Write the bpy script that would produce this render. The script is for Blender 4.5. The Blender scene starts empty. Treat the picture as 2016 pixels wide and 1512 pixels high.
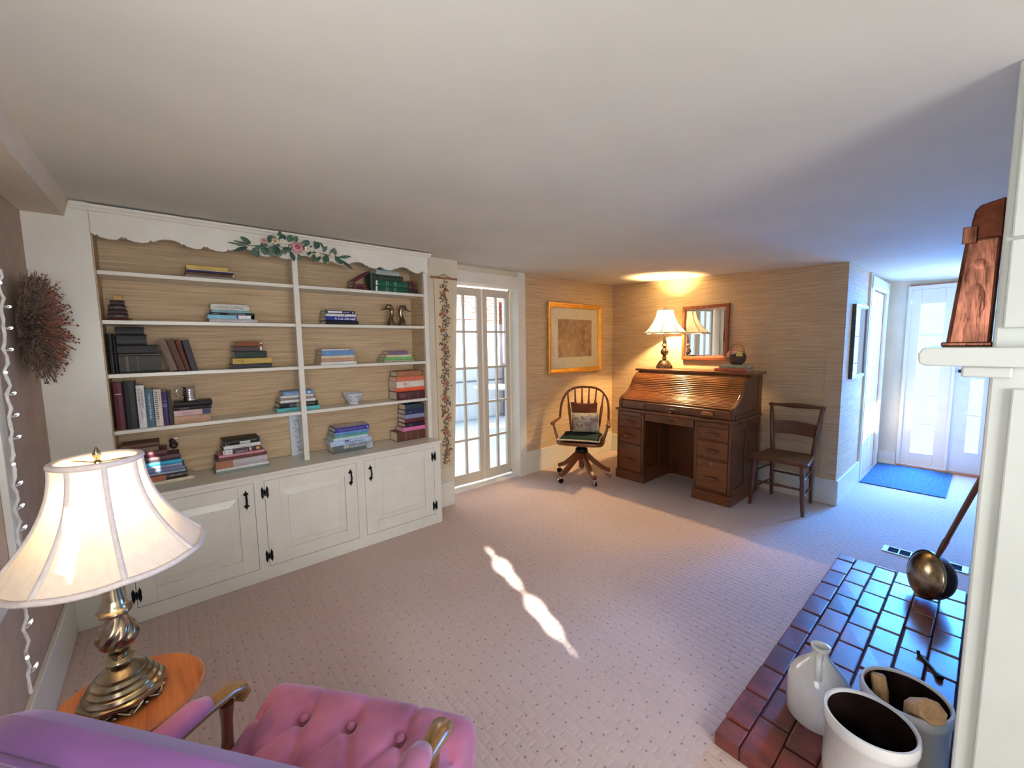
import bpy, math, random
from mathutils import Vector, Matrix
random.seed(7)
D = bpy.data
SC = bpy.context.scene
COL = SC.collection
R = math.radians

# ---------------------------------------------------------------- camera
cam_d = D.cameras.new('camera'); cam = D.objects.new('camera', cam_d); COL.objects.link(cam); SC.camera = cam
YAW, PIT, ROL = R(40.474), R(5.569), R(0.8546)
fw = Vector((math.sin(YAW)*math.cos(PIT), math.cos(YAW)*math.cos(PIT), -math.sin(PIT)))
rt0 = Vector((math.cos(YAW), -math.sin(YAW), 0)); dn0 = fw.cross(rt0)
rt = rt0*math.cos(ROL) + dn0*math.sin(ROL); up = -(-rt0*math.sin(ROL) + dn0*math.cos(ROL))
m3 = Matrix((rt, up, -fw)).transposed()
cam.matrix_world = Matrix.Translation((0, 0, 1.48)) @ m3.to_4x4()
cam_d.sensor_width = 36; cam_d.lens = 805.68/2016*36; cam_d.clip_start = 0.03

# ---------------------------------------------------------------- world, sun, window light, exposure
W = D.worlds.new('sky'); SC.world = W; W.use_nodes = True
wn = W.node_tree.nodes; wl = W.node_tree.links
bg = wn['Background']
bg.inputs['Color'].default_value = (0.58, 0.78, 1.0, 1); bg.inputs['Strength'].default_value = 1.8
SC.view_settings.view_transform = 'Standard'; SC.view_settings.look = 'None'
SC.view_settings.gamma = 1; SC.view_settings.use_curve_mapping = False
SC.view_settings.exposure = 0.03

def sun(direction, energy, color, ang=0.5):
    l = D.lights.new('sun', 'SUN'); l.energy = energy; l.color = color; l.angle = R(ang)
    o = D.objects.new('sun', l); COL.objects.link(o)
    o.rotation_euler = Vector(direction).to_track_quat('-Z', 'Y').to_euler(); o.location = (0, -4, 4)
    return o
def area(name, loc, direction, sx, sy, energy, color, spread=180):
    l = D.lights.new(name, 'AREA'); l.shape = 'RECTANGLE'; l.size = sx; l.size_y = sy
    l.energy = energy; l.color = color; l.spread = R(spread)
    o = D.objects.new(name, l); COL.objects.link(o); o.location = loc
    o.rotation_euler = Vector(direction).to_track_quat('-Z', 'Y').to_euler()
    return o
sun((0.281, 1.0, -0.42), 40, (1.0, 0.93, 0.84), 0.6)
# area lamps for daylight at windows and doors; hall and porch ones added fill
area('window_light_left', (-0.44, 0.42, 1.32), (1, 0.35, -0.15), 1.1, 1.0, 19, (1.0, 0.98, 0.96), 165)
area('window_light_back', (0.6, -1.93, 1.3), (0.3, 1, -0.14), 1.6, 1.1, 70, (0.97, 0.975, 1.0), 150)
area('front_door_light', (6.85, 0.25, 1.2), (-1, 0.06, -0.55), 0.9, 1.9, 330, (0.05, 0.31, 1.0), 110)
area('hall_fill_light', (5.6, -0.09, 1.35), (0, 1, 0), 0.95, 1.15, 4.5, (0.95, 0.98, 1.0), 180)  # fill added to brighten the hall; no source is known here
area('porch_fill_light', (3.0, 5.0, 2.9), (0, 0.1, -1), 2.6, 2.0, 4, (0.95, 0.97, 1.0))  # overhead fill added to brighten the porch; no fixture hangs there

# ---------------------------------------------------------------- materials
def lin(c):
    f = lambda v: v/12.92 if v <= 0.04045 else ((v+0.055)/1.055)**2.4
    return tuple(f(v/255.0) for v in c) + (1.0,)
def mix_rgb(nt, fac, a, b, mode='MIX'):
    n = nt.nodes.new('ShaderNodeMix'); n.data_type = 'RGBA'; n.blend_type = mode
    if isinstance(fac, (int, float)): n.inputs[0].default_value = fac
    else: nt.links.new(fac, n.inputs[0])
    for i, v in ((6, a), (7, b)):
        if isinstance(v, tuple): n.inputs[i].default_value = v
        else: nt.links.new(v, n.inputs[i])
    return n.outputs[2]
def coords(nt, scale=(1, 1, 1), kind='Object', rot=(0, 0, 0)):
    t = nt.nodes.new('ShaderNodeTexCoord'); m = nt.nodes.new('ShaderNodeMapping')
    m.inputs['Scale'].default_value = scale; m.inputs['Rotation'].default_value = rot
    if kind == 'World':
        g = nt.nodes.new('ShaderNodeNewGeometry'); nt.links.new(g.outputs['Position'], m.inputs['Vector'])
    else: nt.links.new(t.outputs[kind], m.inputs['Vector'])
    return m.outputs['Vector']
def noise(nt, vec, scale, detail=3, rough=0.55, dist=0.0):
    n = nt.nodes.new('ShaderNodeTexNoise'); n.inputs['Scale'].default_value = scale
    n.inputs['Detail'].default_value = detail; n.inputs['Roughness'].default_value = rough; n.inputs['Distortion'].default_value = dist
    nt.links.new(vec, n.inputs['Vector']); return n.outputs['Fac']
def ramp(nt, fac, stops):
    n = nt.nodes.new('ShaderNodeValToRGB'); e = n.color_ramp.elements
    while len(e) < len(stops): e.new(0.5)
    for i, (p, c) in enumerate(stops): e[i].position = p; e[i].color = c
    nt.links.new(fac, n.inputs['Fac']); return n.outputs['Color']
def new_mat(name):
    m = D.materials.new(name); m.use_nodes = True; nt = m.node_tree
    return m, nt, nt.nodes['Principled BSDF']
def bump(nt, bsdf, height, strength, dist=0.01):
    b = nt.nodes.new('ShaderNodeBump'); b.inputs['Strength'].default_value = strength; b.inputs['Distance'].default_value = dist
    nt.links.new(height, b.inputs['Height']); nt.links.new(b.outputs['Normal'], bsdf.inputs['Normal'])
MC = {}
def mt(name, rgb, rough=0.55, metal=0.0, var=0.07, scale=25.0, stretch=(1, 1, 1), bmp=0.0, coat=0.0, spec=0.5, sheen=0.0):
    """general procedural material: base colour varied by noise"""
    if name in MC: return MC[name]
    m, nt, b = new_mat(name)
    v = coords(nt, stretch); f = noise(nt, v, scale)
    c = lin(rgb); lo = tuple(x*(1-var*2.2) for x in c[:3])+(1,); hi = tuple(min(1, x*(1+var*2.2)) for x in c[:3])+(1,)
    nt.links.new(ramp(nt, f, [(0.3, lo), (0.7, hi)]), b.inputs['Base Color'])
    b.inputs['Roughness'].default_value = rough; b.inputs['Metallic'].default_value = metal
    b.inputs['Coat Weight'].default_value = coat; b.inputs['Specular IOR Level'].default_value = spec
    b.inputs['Sheen Weight'].default_value = sheen
    if bmp: bump(nt, b, f, bmp, 0.004)
    MC[name] = m; return m
def wood(name, dark, light, rough=0.35, axis='y', scale=1.0, coat=0.25):
    if name in MC: return MC[name]
    m, nt, b = new_mat(name)
    s = {'x': (2, 22, 22), 'y': (22, 2, 22), 'z': (22, 22, 2)}[axis]
    v = coords(nt, tuple(k*scale for k in s)); f = noise(nt, v, 1.6, 5, 0.6, 0.8)
    f2 = noise(nt, v, 7.0, 3, 0.6, 0.2)
    c = ramp(nt, f, [(0.28, lin(dark)), (0.55, lin(light)), (0.75, lin(tuple(int(0.6*a+0.4*bb) for a, bb in zip(dark, light))))])
    c = mix_rgb(nt, 0.25, c, ramp(nt, f2, [(0.4, lin(dark)), (0.6, lin(light))]))
    nt.links.new(c, b.inputs['Base Color']); b.inputs['Roughness'].default_value = rough; b.inputs['Coat Weight'].default_value = coat
    b.inputs['Coat Roughness'].default_value = 0.2
    bump(nt, b, f2, 0.08, 0.002)
    MC[name] = m; return m

def make_grasscloth():
    m, nt, b = new_mat('grasscloth_wallpaper')
    g = nt.nodes.new('ShaderNodeNewGeometry'); sx = nt.nodes.new('ShaderNodeSeparateXYZ'); nt.links.new(g.outputs['Position'], sx.inputs[0])
    ad = nt.nodes.new('ShaderNodeMath'); ad.operation = 'ADD'; nt.links.new(sx.outputs[0], ad.inputs[0]); nt.links.new(sx.outputs[1], ad.inputs[1])
    cb = nt.nodes.new('ShaderNodeCombineXYZ'); nt.links.new(ad.outputs[0], cb.inputs[0]); nt.links.new(sx.outputs[2], cb.inputs[2])
    def mp(s):
        k = nt.nodes.new('ShaderNodeMapping'); k.inputs['Scale'].default_value = s; nt.links.new(cb.outputs[0], k.inputs['Vector']); return k.outputs[0]
    f1 = noise(nt, mp((2.2, 1, 75)), 1.0, 4, 0.65); f2 = noise(nt, mp((5, 1, 230)), 1.0, 3, 0.6); f3 = noise(nt, mp((0.9, 1, 9)), 1.0, 2)
    c = ramp(nt, f1, [(0.3, lin((154, 124, 92))), (0.5, lin((204, 176, 138))), (0.70, lin((232, 210, 174)))])
    c = mix_rgb(nt, 0.35, c, ramp(nt, f2, [(0.35, lin((162, 136, 106))), (0.65, lin((226, 208, 178)))]))
    c = mix_rgb(nt, 0.22, c, ramp(nt, f3, [(0.35, lin((180, 150, 118))), (0.65, lin((212, 190, 158)))]))
    nt.links.new(c, b.inputs['Base Color']); b.inputs['Roughness'].default_value = 0.75; b.inputs['Specular IOR Level'].default_value = 0.25
    bump(nt, b, f2, 0.25, 0.003)
    return m
GRASS = make_grasscloth()

def make_carpet():
    m, nt, b = new_mat('sculpted_loop_carpet')
    v = coords(nt, (1, 1, 1), 'World', (0, 0, R(90)))
    br = nt.nodes.new('ShaderNodeTexBrick'); br.offset = 0.5
    nt.links.new(v, br.inputs['Vector'])
    br.inputs['Scale'].default_value = 1.0; br.inputs['Brick Width'].default_value = 0.078; br.inputs['Row Height'].default_value = 0.040
    br.inputs['Mortar Size'].default_value = 0.011; br.inputs['Mortar Smooth'].default_value = 1.0
    br.inputs['Color1'].default_value = (1, 1, 1, 1); br.inputs['Color2'].default_value = (0.93, 0.93, 0.93, 1); br.inputs['Mortar'].default_value = (0, 0, 0, 1)
    f = noise(nt, coords(nt, (1, 1, 1), 'World'), 380, 2); f2 = noise(nt, coords(nt, (1, 1, 1), 'World'), 1.3, 3)
    base = ramp(nt, f, [(0.3, lin((184, 160, 150))), (0.7, lin((210, 188, 178)))])
    base = mix_rgb(nt, 0.3, base, ramp(nt, f2, [(0.35, lin((184, 158, 146))), (0.65, lin((206, 188, 182)))]))
    c = mix_rgb(nt, br.outputs['Fac'], base, mix_rgb(nt, 0.03, base, lin((120, 96, 84))))
    # pin dots, one near each loop group
    v2 = coords(nt, (1, 1, 1), 'World', (0, 0, R(90)))
    vo = nt.nodes.new('ShaderNodeTexVoronoi'); vo.feature = 'F1'; vo.voronoi_dimensions = '2D'; vo.inputs['Scale'].default_value = 1.0; vo.inputs['Randomness'].default_value = 0.55
    mp = nt.nodes.new('ShaderNodeMapping'); mp.inputs['Scale'].default_value = (15.0, 15.0, 1)
    cb = nt.nodes.new('ShaderNodeSeparateXYZ'); nt.links.new(v2, cb.inputs[0]); cx = nt.nodes.new('ShaderNodeCombineXYZ')
    nt.links.new(cb.outputs[0], cx.inputs[0]); nt.links.new(cb.outputs[1], cx.inputs[1]); nt.links.new(cx.outputs[0], mp.inputs['Vector'])
    nt.links.new(mp.outputs[0], vo.inputs['Vector'])
    dot = ramp(nt, vo.outputs['Distance'], [(0.045, (.62, .62, .62, 1)), (0.08, (0, 0, 0, 1))])
    c = mix_rgb(nt, dot, c, lin((66, 48, 44)))
    nt.links.new(c, b.inputs['Base Color']); b.inputs['Roughness'].default_value = 0.95; b.inputs['Specular IOR Level'].default_value = 0.15
    b.inputs['Sheen Weight'].default_value = 0.25
    ih = nt.nodes.new('ShaderNodeMath'); ih.operation = 'SUBTRACT'; ih.inputs[0].default_value = 1.0; nt.links.new(br.outputs['Fac'], ih.inputs[1])
    fm = nt.nodes.new('ShaderNodeMath'); fm.operation = 'MULTIPLY_ADD'; nt.links.new(f, fm.inputs[0]); fm.inputs[1].default_value = 0.25; nt.links.new(ih.outputs[0], fm.inputs[2])
    bump(nt, b, fm.outputs[0], 0.30, 0.006)
    return m
CARPET = make_carpet()
PAINT = mt('white_gloss_paint', (226, 223, 210), 0.32, var=0.02, scale=6)
WALLP = mt('cream_wall_paint', (216, 207, 186), 0.7, var=0.025, scale=4)
CEIL = mt('ceiling_flat_paint', (212, 212, 200), 0.85, var=0.02, scale=2)
IRON = mt('black_iron', (18, 16, 18), 0.45, 0.6, var=0.2, scale=60)
BRASS = mt('antique_brass', (154, 142, 118), 0.22, 1.0, var=0.22, scale=18)
BRASSD = mt('dark_bronze', (140, 124, 104), 0.24, 1.0, var=0.25, scale=22)
COPPER = mt('aged_copper', (118, 76, 60), 0.3, 1.0, var=0.3, scale=22, stretch=(1, 2.4, .5), bmp=0.5)
CHROME = mt('bright_steel', (210, 210, 214), 0.14, 1.0, var=0.06, scale=30)
STONE = mt('grey_white_stoneware', (205, 206, 204), 0.16, var=0.03, scale=14, coat=0.3)
STONEIN = mt('dark_brown_glaze', (30, 20, 18), 0.25, var=0.2, scale=14)
OAK = wood('golden_oak', (72, 38, 18), (132, 76, 38), 0.34, 'y', 1.0, 0.35)
OAKV = wood('golden_oak_upright', (64, 33, 15), (116, 66, 32), 0.36, 'z', 1.0, 0.3)
OAKL = wood('tambour_oak', (112, 62, 26), (176, 110, 52), 0.26, 'y', 1.0, 0.5)
CHERRY = wood('cherry_chair', (80, 36, 16), (134, 70, 34), 0.28, 'z', 1.4, 0.5)
WALNUT = wood('dark_walnut_chair', (62, 30, 17), (110, 60, 36), 0.3, 'z', 1.4, 0.5)
TABLEW = wood('maple_table', (142, 74, 34), (196, 120, 64), 0.28, 'y', 0.6, 0.5)
FRAMEW = wood('mirror_frame_wood', (96, 44, 20), (150, 84, 44), 0.35, 'z', 1.2, 0.3)
VELVET = mt('mauve_velvet', (168, 100, 128), 0.9, var=0.12, scale=7, sheen=0.3, spec=0.15)
VELVET_DAYLIT = mt('mauve_velvet_daylit', (112, 70, 124), 0.9, var=0.14, scale=6, stretch=(.4, 1, 1), sheen=0.3, spec=0.15)  # same velvet as the seat, violet cast of daylight put into the colour
PAGES = mt('page_paper', (226, 214, 190), 0.85, var=0.08, scale=120, stretch=(1, 1, 12))
WHITEW = mt('bright_white_trim', (232, 230, 226), 0.4, var=0.015, scale=5)

def glass_mat():
    m, nt, b = new_mat('window_glass')
    nt.nodes.remove(b); out = nt.nodes['Material Output']
    t = nt.nodes.new('ShaderNodeBsdfTransparent'); g = nt.nodes.new('ShaderNodeBsdfGlossy'); g.inputs['Roughness'].default_value = 0.02
    mx = nt.nodes.new('ShaderNodeMixShader'); nz = noise(nt, coords(nt), 3.0); t.inputs['Color'].default_value = (0.97, 0.99, 1, 1)
    geo = nt.nodes.new('ShaderNodeNewGeometry'); dp = nt.nodes.new('ShaderNodeVectorMath'); dp.operation = 'DOT_PRODUCT'
    nt.links.new(geo.outputs['Incoming'], dp.inputs[0]); nt.links.new(geo.outputs['Normal'], dp.inputs[1])
    def mth(op, a, b_=None):
        k = nt.nodes.new('ShaderNodeMath'); k.operation = op
        for i, v_ in enumerate((a, b_)):
            if v_ is None: continue
            if isinstance(v_, (int, float)): k.inputs[i].default_value = v_
            else: nt.links.new(v_, k.inputs[i])
        return k.outputs[0]
    c1 = mth('SUBTRACT', 1.0, mth('ABSOLUTE', dp.outputs['Value'])); fr = nt.nodes.new('ShaderNodeMath'); fr.operation = 'MULTIPLY_ADD'
    nt.links.new(mth('POWER', c1, 5.0), fr.inputs[0]); fr.inputs[1].default_value = 0.95; fr.inputs[2].default_value = 0.045
    nt.links.new(fr.outputs[0], mx.inputs[0]); nt.links.new(t.outputs[0], mx.inputs[1]); nt.links.new(g.outputs[0], mx.inputs[2])
    nt.links.new(mx.outputs[0], out.inputs['Surface']); return m
GLASS = glass_mat()
def mirror_mat():
    m, nt, b = new_mat('silvered_mirror'); b.inputs['Metallic'].default_value = 1; b.inputs['Roughness'].default_value = 0.015
    f = noise(nt, coords(nt), 4); nt.links.new(ramp(nt, f, [(0.3, (0.86, 0.88, 0.87, 1)), (0.7, (0.9, 0.91, 0.9, 1))]), b.inputs['Base Color']); return m
MIRROR = mirror_mat()
def emis(name, col, strength):
    m, nt, b = new_mat(name); b.inputs['Base Color'].default_value = col; b.inputs['Emission Color'].default_value = col
    f = noise(nt, coords(nt), 5); nt.links.new(ramp(nt, f, [(0.2, tuple(x*0.96 for x in col[:3])+(1,)), (0.8, col)]), b.inputs['Emission Color'])
    b.inputs['Emission Strength'].default_value = strength; return m
BULB = emis('lamp_bulb_glow', (1.0, 0.78, 0.46, 1), 14)
FAIRY = emis('fairy_bulb_glow', (0.9, 0.95, 1.0, 1), 1.6)
def shade_mat():
    m, nt, b = new_mat('silk_lampshade'); nt.nodes.remove(b); out = nt.nodes['Material Output']
    f = noise(nt, coords(nt, (1, 1, 0.2)), 60)
    c = ramp(nt, f, [(0.3, lin((236, 226, 210))), (0.7, lin((244, 236, 222)))])
    d = nt.nodes.new('ShaderNodeBsdfDiffuse'); t = nt.nodes.new('ShaderNodeBsdfTranslucent'); mx = nt.nodes.new('ShaderNodeMixShader'); mx.inputs[0].default_value = 0.33
    nt.links.new(c, d.inputs['Color']); nt.links.new(c, t.inputs['Color'])
    nt.links.new(d.outputs[0], mx.inputs[1]); nt.links.new(t.outputs[0], mx.inputs[2]); nt.links.new(mx.outputs[0], out.inputs['Surface']); return m
SHADE = shade_mat()
PIPING = mt('lampshade_piping', (206, 194, 186), 0.7, var=0.04, scale=80)

# ---------------------------------------------------------------- mesh helpers
WORLDPOS = {}
class MB:
    def __init__(s): s.v = []; s.f = []
    def add(s, vs, fs):
        o = len(s.v); s.v += [tuple(p) for p in vs]; s.f += [tuple(i+o for i in f) for f in fs]; return s
    def box(s, x0, x1, y0, y1, z0, z1):
        return s.add([(x0, y0, z0), (x1, y0, z0), (x1, y1, z0), (x0, y1, z0), (x0, y0, z1), (x1, y0, z1), (x1, y1, z1), (x0, y1, z1)],
                     [(0, 3, 2, 1), (4, 5, 6, 7), (0, 1, 5, 4), (1, 2, 6, 5), (2, 3, 7, 6), (3, 0, 4, 7)])
    def hexa(s, p):   # 8 points, bottom ring then top ring
        return s.add(p, [(0, 3, 2, 1), (4, 5, 6, 7), (0, 1, 5, 4), (1, 2, 6, 5), (2, 3, 7, 6), (3, 0, 4, 7)])
    def prism(s, poly, a0, a1, axis='y'):
        """poly: 2-D outline; extruded along axis. axis y: (x,z); axis x: (y,z); axis z: (x,y)"""
        n = len(poly)
        mk = {'y': lambda p, a: (p[0], a, p[1]), 'x': lambda p, a: (a, p[0], p[1]), 'z': lambda p, a: (p[0], p[1], a)}[axis]
        vs = [mk(p, a0) for p in poly] + [mk(p, a1) for p in poly]
        return s.add(vs, [tuple(range(n)), tuple(range(2*n-1, n-1, -1))] + [(i, i+n, (i+1) % n+n, (i+1) % n) for i in range(n)])
    def lathe(s, prof, seg=28, c=(0, 0, 0), mod=None, caps=True):
        vs = []; n = len(prof)
        for k in range(seg):
            a = 2*math.pi*k/seg
            for i, (r, z) in enumerate(prof):
                rr = r if mod is None else mod(r, z, a)
                aa = a
                vs.append((c[0]+rr*math.cos(aa), c[1]+rr*math.sin(aa), c[2]+z))
        fs = [(k*n+i, ((k+1) % seg)*n+i, ((k+1) % seg)*n+i+1, k*n+i+1) for k in range(seg) for i in range(n-1)]
        if caps:
            if prof[0][0] > 1e-5: fs.append(tuple(k*n for k in range(seg))[::-1])
            if prof[-1][0] > 1e-5: fs.append(tuple(k*n+n-1 for k in range(seg)))
        return s.add(vs, fs)
    def tube(s, pts, rad, seg=8, closed=False, flat=1.0):
        P = [Vector(p) for p in pts]; n = len(P)
        rads = rad if isinstance(rad, (list, tuple)) else [rad]*n
        vs = []; prev = None
        for i in range(n):
            a = P[(i-1) % n] if closed else P[max(i-1, 0)]; b = P[(i+1) % n] if closed else P[min(i+1, n-1)]
            t = (b-a); t = t.normalized() if t.length > 1e-9 else Vector((0, 0, 1))
            if prev is None:
                h = Vector((0, 0, 1)) if abs(t.z) < 0.9 else Vector((1, 0, 0)); u = t.cross(h).normalized()
            else:
                u = (prev - t*prev.dot(t)); u = u.normalized() if u.length > 1e-6 else t.orthogonal().normalized()
            prev = u; w = t.cross(u)
            for k in range(seg):
                an = 2*math.pi*k/seg; vs.append(P[i] + (u*math.cos(an) + w*math.sin(an)*flat)*rads[i])
        m = n if closed else n-1
        fs = [(i*seg+k, i*seg+(k+1) % seg, ((i+1) % n)*seg+(k+1) % seg, ((i+1) % n)*seg+k) for i in range(m) for k in range(seg)]
        if not closed: fs += [tuple(range(seg))[::-1], tuple((n-1)*seg+k for k in range(seg))]
        return s.add(vs, fs)
    def ball(s, c, r, seg=12, rings=8, sc=(1, 1, 1)):
        prof = [(r*math.sin(math.pi*i/rings), -r*math.cos(math.pi*i/rings)) for i in range(rings+1)]
        o = len(s.v); s.lathe(prof, seg, (0, 0, 0))
        for i in range(o, len(s.v)):
            x, y, z = s.v[i]; s.v[i] = (c[0]+x*sc[0], c[1]+y*sc[1], c[2]+z*sc[2])
        return s
    def grid(s, nu, nv, fn, thick=None):
        vs = [fn(i/(nu-1), j/(nv-1)) for i in range(nu) for j in range(nv)]
        return s.add(vs, [(i*nv+j, (i+1)*nv+j, (i+1)*nv+j+1, i*nv+j+1) for i in range(nu-1) for j in range(nv-1)])
    def xf(s, M, start=0):
        for i in range(start, len(s.v)): s.v[i] = tuple(M @ Vector(s.v[i]))
        return s
    def mesh(s, name, mat, smooth=None, off=(0, 0, 0)):
        me = D.meshes.new(name); me.from_pydata([(x-off[0], y-off[1], z-off[2]) for x, y, z in s.v], [], s.f)
        me.update()
        if mat: me.materials.append(mat)
        if smooth is not None:
            me.polygons.foreach_set('use_smooth', [True]*len(me.polygons)); me.set_sharp_from_angle(angle=R(smooth))
        return me
    def build(s, name, mat, parent=None, smooth=None, bev=0, label=None, seg=2):
        root = parent
        while root is not None and root.parent is not None: root = root.parent
        off = WORLDPOS.get(root.name, (0, 0, 0)) if root is not None else (0, 0, 0)
        o = D.objects.new(name, s.mesh(name, mat, smooth, off)); COL.objects.link(o)
        if parent is not None: o.parent = parent
        if bev:
            b = o.modifiers.new('bevel', 'BEVEL'); b.width = bev; b.segments = seg; b.limit_method = 'ANGLE'; b.angle_limit = R(35)
        if label: o['label'] = label
        return o
def tag(o, label, cat, group=None, kind=None):
    if label: o['label'] = label
    if cat: o['category'] = cat
    if group: o['group'] = group
    if kind: o['kind'] = kind
    return o
def thing(name, label, cat, loc=(0, 0, 0), rotz=0.0, group=None, world=False):
    """an Empty at the thing's base. world=True: its parts are given in world coordinates"""
    o = D.objects.new(name, None); COL.objects.link(o); o.empty_display_size = 0.05
    o.location = loc; o.rotation_euler = (0, 0, rotz); tag(o, label, cat, group)
    if world: WORLDPOS[o.name] = tuple(loc)
    return o
def struct(o, label=None):
    o['kind'] = 'structure'
    if label: o['label'] = label
    return o
def text_mesh(body, width, height, mat, name='lettering'):
    """flat lettering in local x-z, facing -y, centred on the origin"""
    cu = D.curves.new('txt', 'FONT'); cu.body = body; cu.size = 1.0; cu.extrude = 0.0; cu.resolution_u = 2
    ob = D.objects.new('txt', cu); COL.objects.link(ob)
    dg = bpy.context.evaluated_depsgraph_get(); me = D.meshes.new_from_object(ob.evaluated_get(dg))
    D.objects.remove(ob); D.curves.remove(cu)
    xs = [v.co.x for v in me.vertices]; ys = [v.co.y for v in me.vertices]
    x0, x1, y0, y1 = min(xs), max(xs), min(ys), max(ys)
    for v in me.vertices:
        v.co = Vector(((v.co.x-(x0+x1)/2)/(x1-x0)*width, 0, (v.co.y-(y0+y1)/2)/(y1-y0)*height))
    me.materials.clear(); me.materials.append(mat); me.name = name
    return me
def put(me, parent, loc, rot=(0, 0, 0), name=None, label=None):
    o = D.objects.new(name or me.name, me); COL.objects.link(o); o.parent = parent; o.location = loc; o.rotation_euler = rot
    if label: o['label'] = label
    return o
def zc(y): return 2.13 + 0.045*(y-0.83)     # the old ceiling falls slightly towards the hall
# ================================================================ THE SETTING
f = MB().box(-0.6, 6.6, -2.15, 3.40, -0.06, 0.0).build('floor', CARPET); struct(f, 'pinkish beige sculpted loop carpet')
c = MB().hexa([(-0.6, -2.15, zc(-2.15)), (6.7, -2.15, zc(-2.15)), (6.7, 3.5, zc(3.5)), (-0.6, 3.5, zc(3.5)),
               (-0.6, -2.15, zc(-2.15)+.1), (6.7, -2.15, zc(-2.15)+.1), (6.7, 3.5, zc(3.5)+.1), (-0.6, 3.5, zc(3.5)+.1)]).build('ceiling', CEIL); struct(c)
# left wall with its window (the window itself lies left of the picture)
w = MB(); X0, X1 = -0.60, -0.46
w.box(X0, X1, -2.1, -.15, 0, zc(-.5)); w.box(X0, X1, 2.20, 3.30, 0, zc(3.3)); w.box(X0, X1, -.15, 2.20, 0, .72); w.box(X0, X1, -.15, 2.20, 1.92, zc(.4))
struct(w.build('wall_left', mt('plain_tan_wallpaper', (182, 160, 142), .8, var=.04, scale=9)))
wd = struct(MB().box(-.53, -.515, -.15, 2.20, .72, 1.92).build('window_1', GLASS))
fr = MB()
for y0, y1, z0, z1 in [(-.15, -.10, .72, 1.92), (2.15, 2.20, .72, 1.92), (-.10, 2.15, .72, .77), (-.10, 2.15, 1.87, 1.92), (.98, 1.03, .77, 1.87)]: fr.box(-.55, -.50, y0, y1, z0, z1)
fr.build('window_frame', PAINT, wd)
t = MB()
for y0, y1, z0, z1 in [(-.23, -.15, .72, 1.92), (2.20, 2.29, .72, 1.92), (-.23, 2.29, 1.92, 2.0), (-.25, 2.31, .64, .72)]: t.box(-.46, -.44, y0, y1, z0, z1)
struct(t.build('trim_1', PAINT, bev=.004), 'white window casing on the left wall')
# unseen curtain pieces added over the left window to block sun except small gaps
CURT = mt('sun_block_cloth', (206, 196, 180), .9, var=.05, scale=20)
def panel(y0, y1, z0, z1):
    m = MB(); n_ = max(4, int((y1-y0)*40))
    for off in (0, .006): m.grid(n_, 6, lambda u, v: (-.492+off+.008*math.sin((y0+(y1-y0)*u)*70), y0+(y1-y0)*u, z0+(z1-z0)*v))
    return m
cl = thing('sun_block_curtain', 'added unseen curtain pieces over the left window that block the sun', 'curtain', (-.49, 1.0, .75), world=True)
for k_, a in enumerate([(-.15, 2.20, .72, 1.41), (-.15, 1.50, 1.56, 1.92), (1.50, 2.20, 1.50, 1.92), (.32, 1.56, 1.41, 1.57), (1.72, 2.20, 1.41, 1.51)]): panel(*a).build('sun_block_panel', CURT, cl, smooth=60)
# soffit along the left wall
s_ = MB(); s_.hexa([(-.46, -2.05, zc(-2.05)-.062), (-.315, -2.05, zc(-2.05)-.062), (-.315, 3.04, 2.146), (-.46, 3.04, 2.146),
                    (-.46, -2.05, zc(-2.05)), (-.295, -2.05, zc(-2.05)), (-.295, 3.04, zc(3.04)), (-.46, 3.04, zc(3.04))])
struct(s_.build('trim_2', WALLP), 'boxed soffit where the left wall meets the ceiling')
struct(MB().box(-.46, -.44, -2.0, 3.04, 0, .225).build('baseboard_left', PAINT, bev=.004))
# bookcase wall: flat cream panel at the left, wall behind the shelves, strip beside the doors
w = MB(); w.box(-.60, -.23, 3.04, 3.40, 0, zc(3.04)); struct(w.build('wall_front_left', PAINT), 'cream wall panel left of the bookcase')
w = MB(); w.box(-.23, 1.72, 3.286, 3.40, 0, zc(3.3)); struct(w.build('wall_front', WALLP))
w = MB(); w.hexa([(1.70, 3.19, 0), (1.99, 3.19, 0), (1.99, 3.40, 0), (1.70, 3.40, 0), (1.70, 3.19, zc(3.19)), (2.095, 3.19, zc(3.19)), (2.095, 3.40, zc(3.19)), (1.70, 3.40, zc(3.19))])
w.hexa([(1.70, 3.40, 0), (2.02, 3.40, 0), (2.02, 3.54, 0), (1.70, 3.54, 0), (1.70, 3.40, zc(3.4)), (2.10, 3.40, zc(3.4)), (2.10, 3.54, zc(3.4)), (1.70, 3.54, zc(3.4))])
struct(w.build('wall_strip', WALLP), 'narrow cream wall between the bookcase and the glazed doors')
struct(MB().box(1.70, 1.985, 3.172, 3.19, 0, .225).build('baseboard_front', PAINT, bev=.004))
# picture wall
w = MB(); w.box(3.0, 4.80, 3.36, 3.54, 0, zc(3.36)+.005); struct(w.build('wall_picture', GRASS), 'grasscloth wall with the gilt framed picture')
w = MB(); w.box(2.06, 3.0, 3.36, 3.54, 2.078, zc(3.36)+.005); struct(w.build('wall_over_doors', WALLP))
struct(MB().box(3.06, 4.66, 3.342, 3.36, 0, .258).build('baseboard_picture', PAINT, bev=.004))
t = MB(); t.box(2.95, 3.055, 3.335, 3.36, 0, zc(3.35)); t.box(2.95, 3.0, 3.36, 3.50, 0, 2.08); t.box(2.09, 3.055, 3.34, 3.36, 2.078, 2.19)
struct(t.build('trim_3', PAINT, bev=.003), 'white door casing of the glazed doors')
struct(MB().box(1.99, 2.95, 3.38, 3.50, 0, .018).build('trim_4', WHITEW), 'white threshold under the glazed doors')
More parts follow.
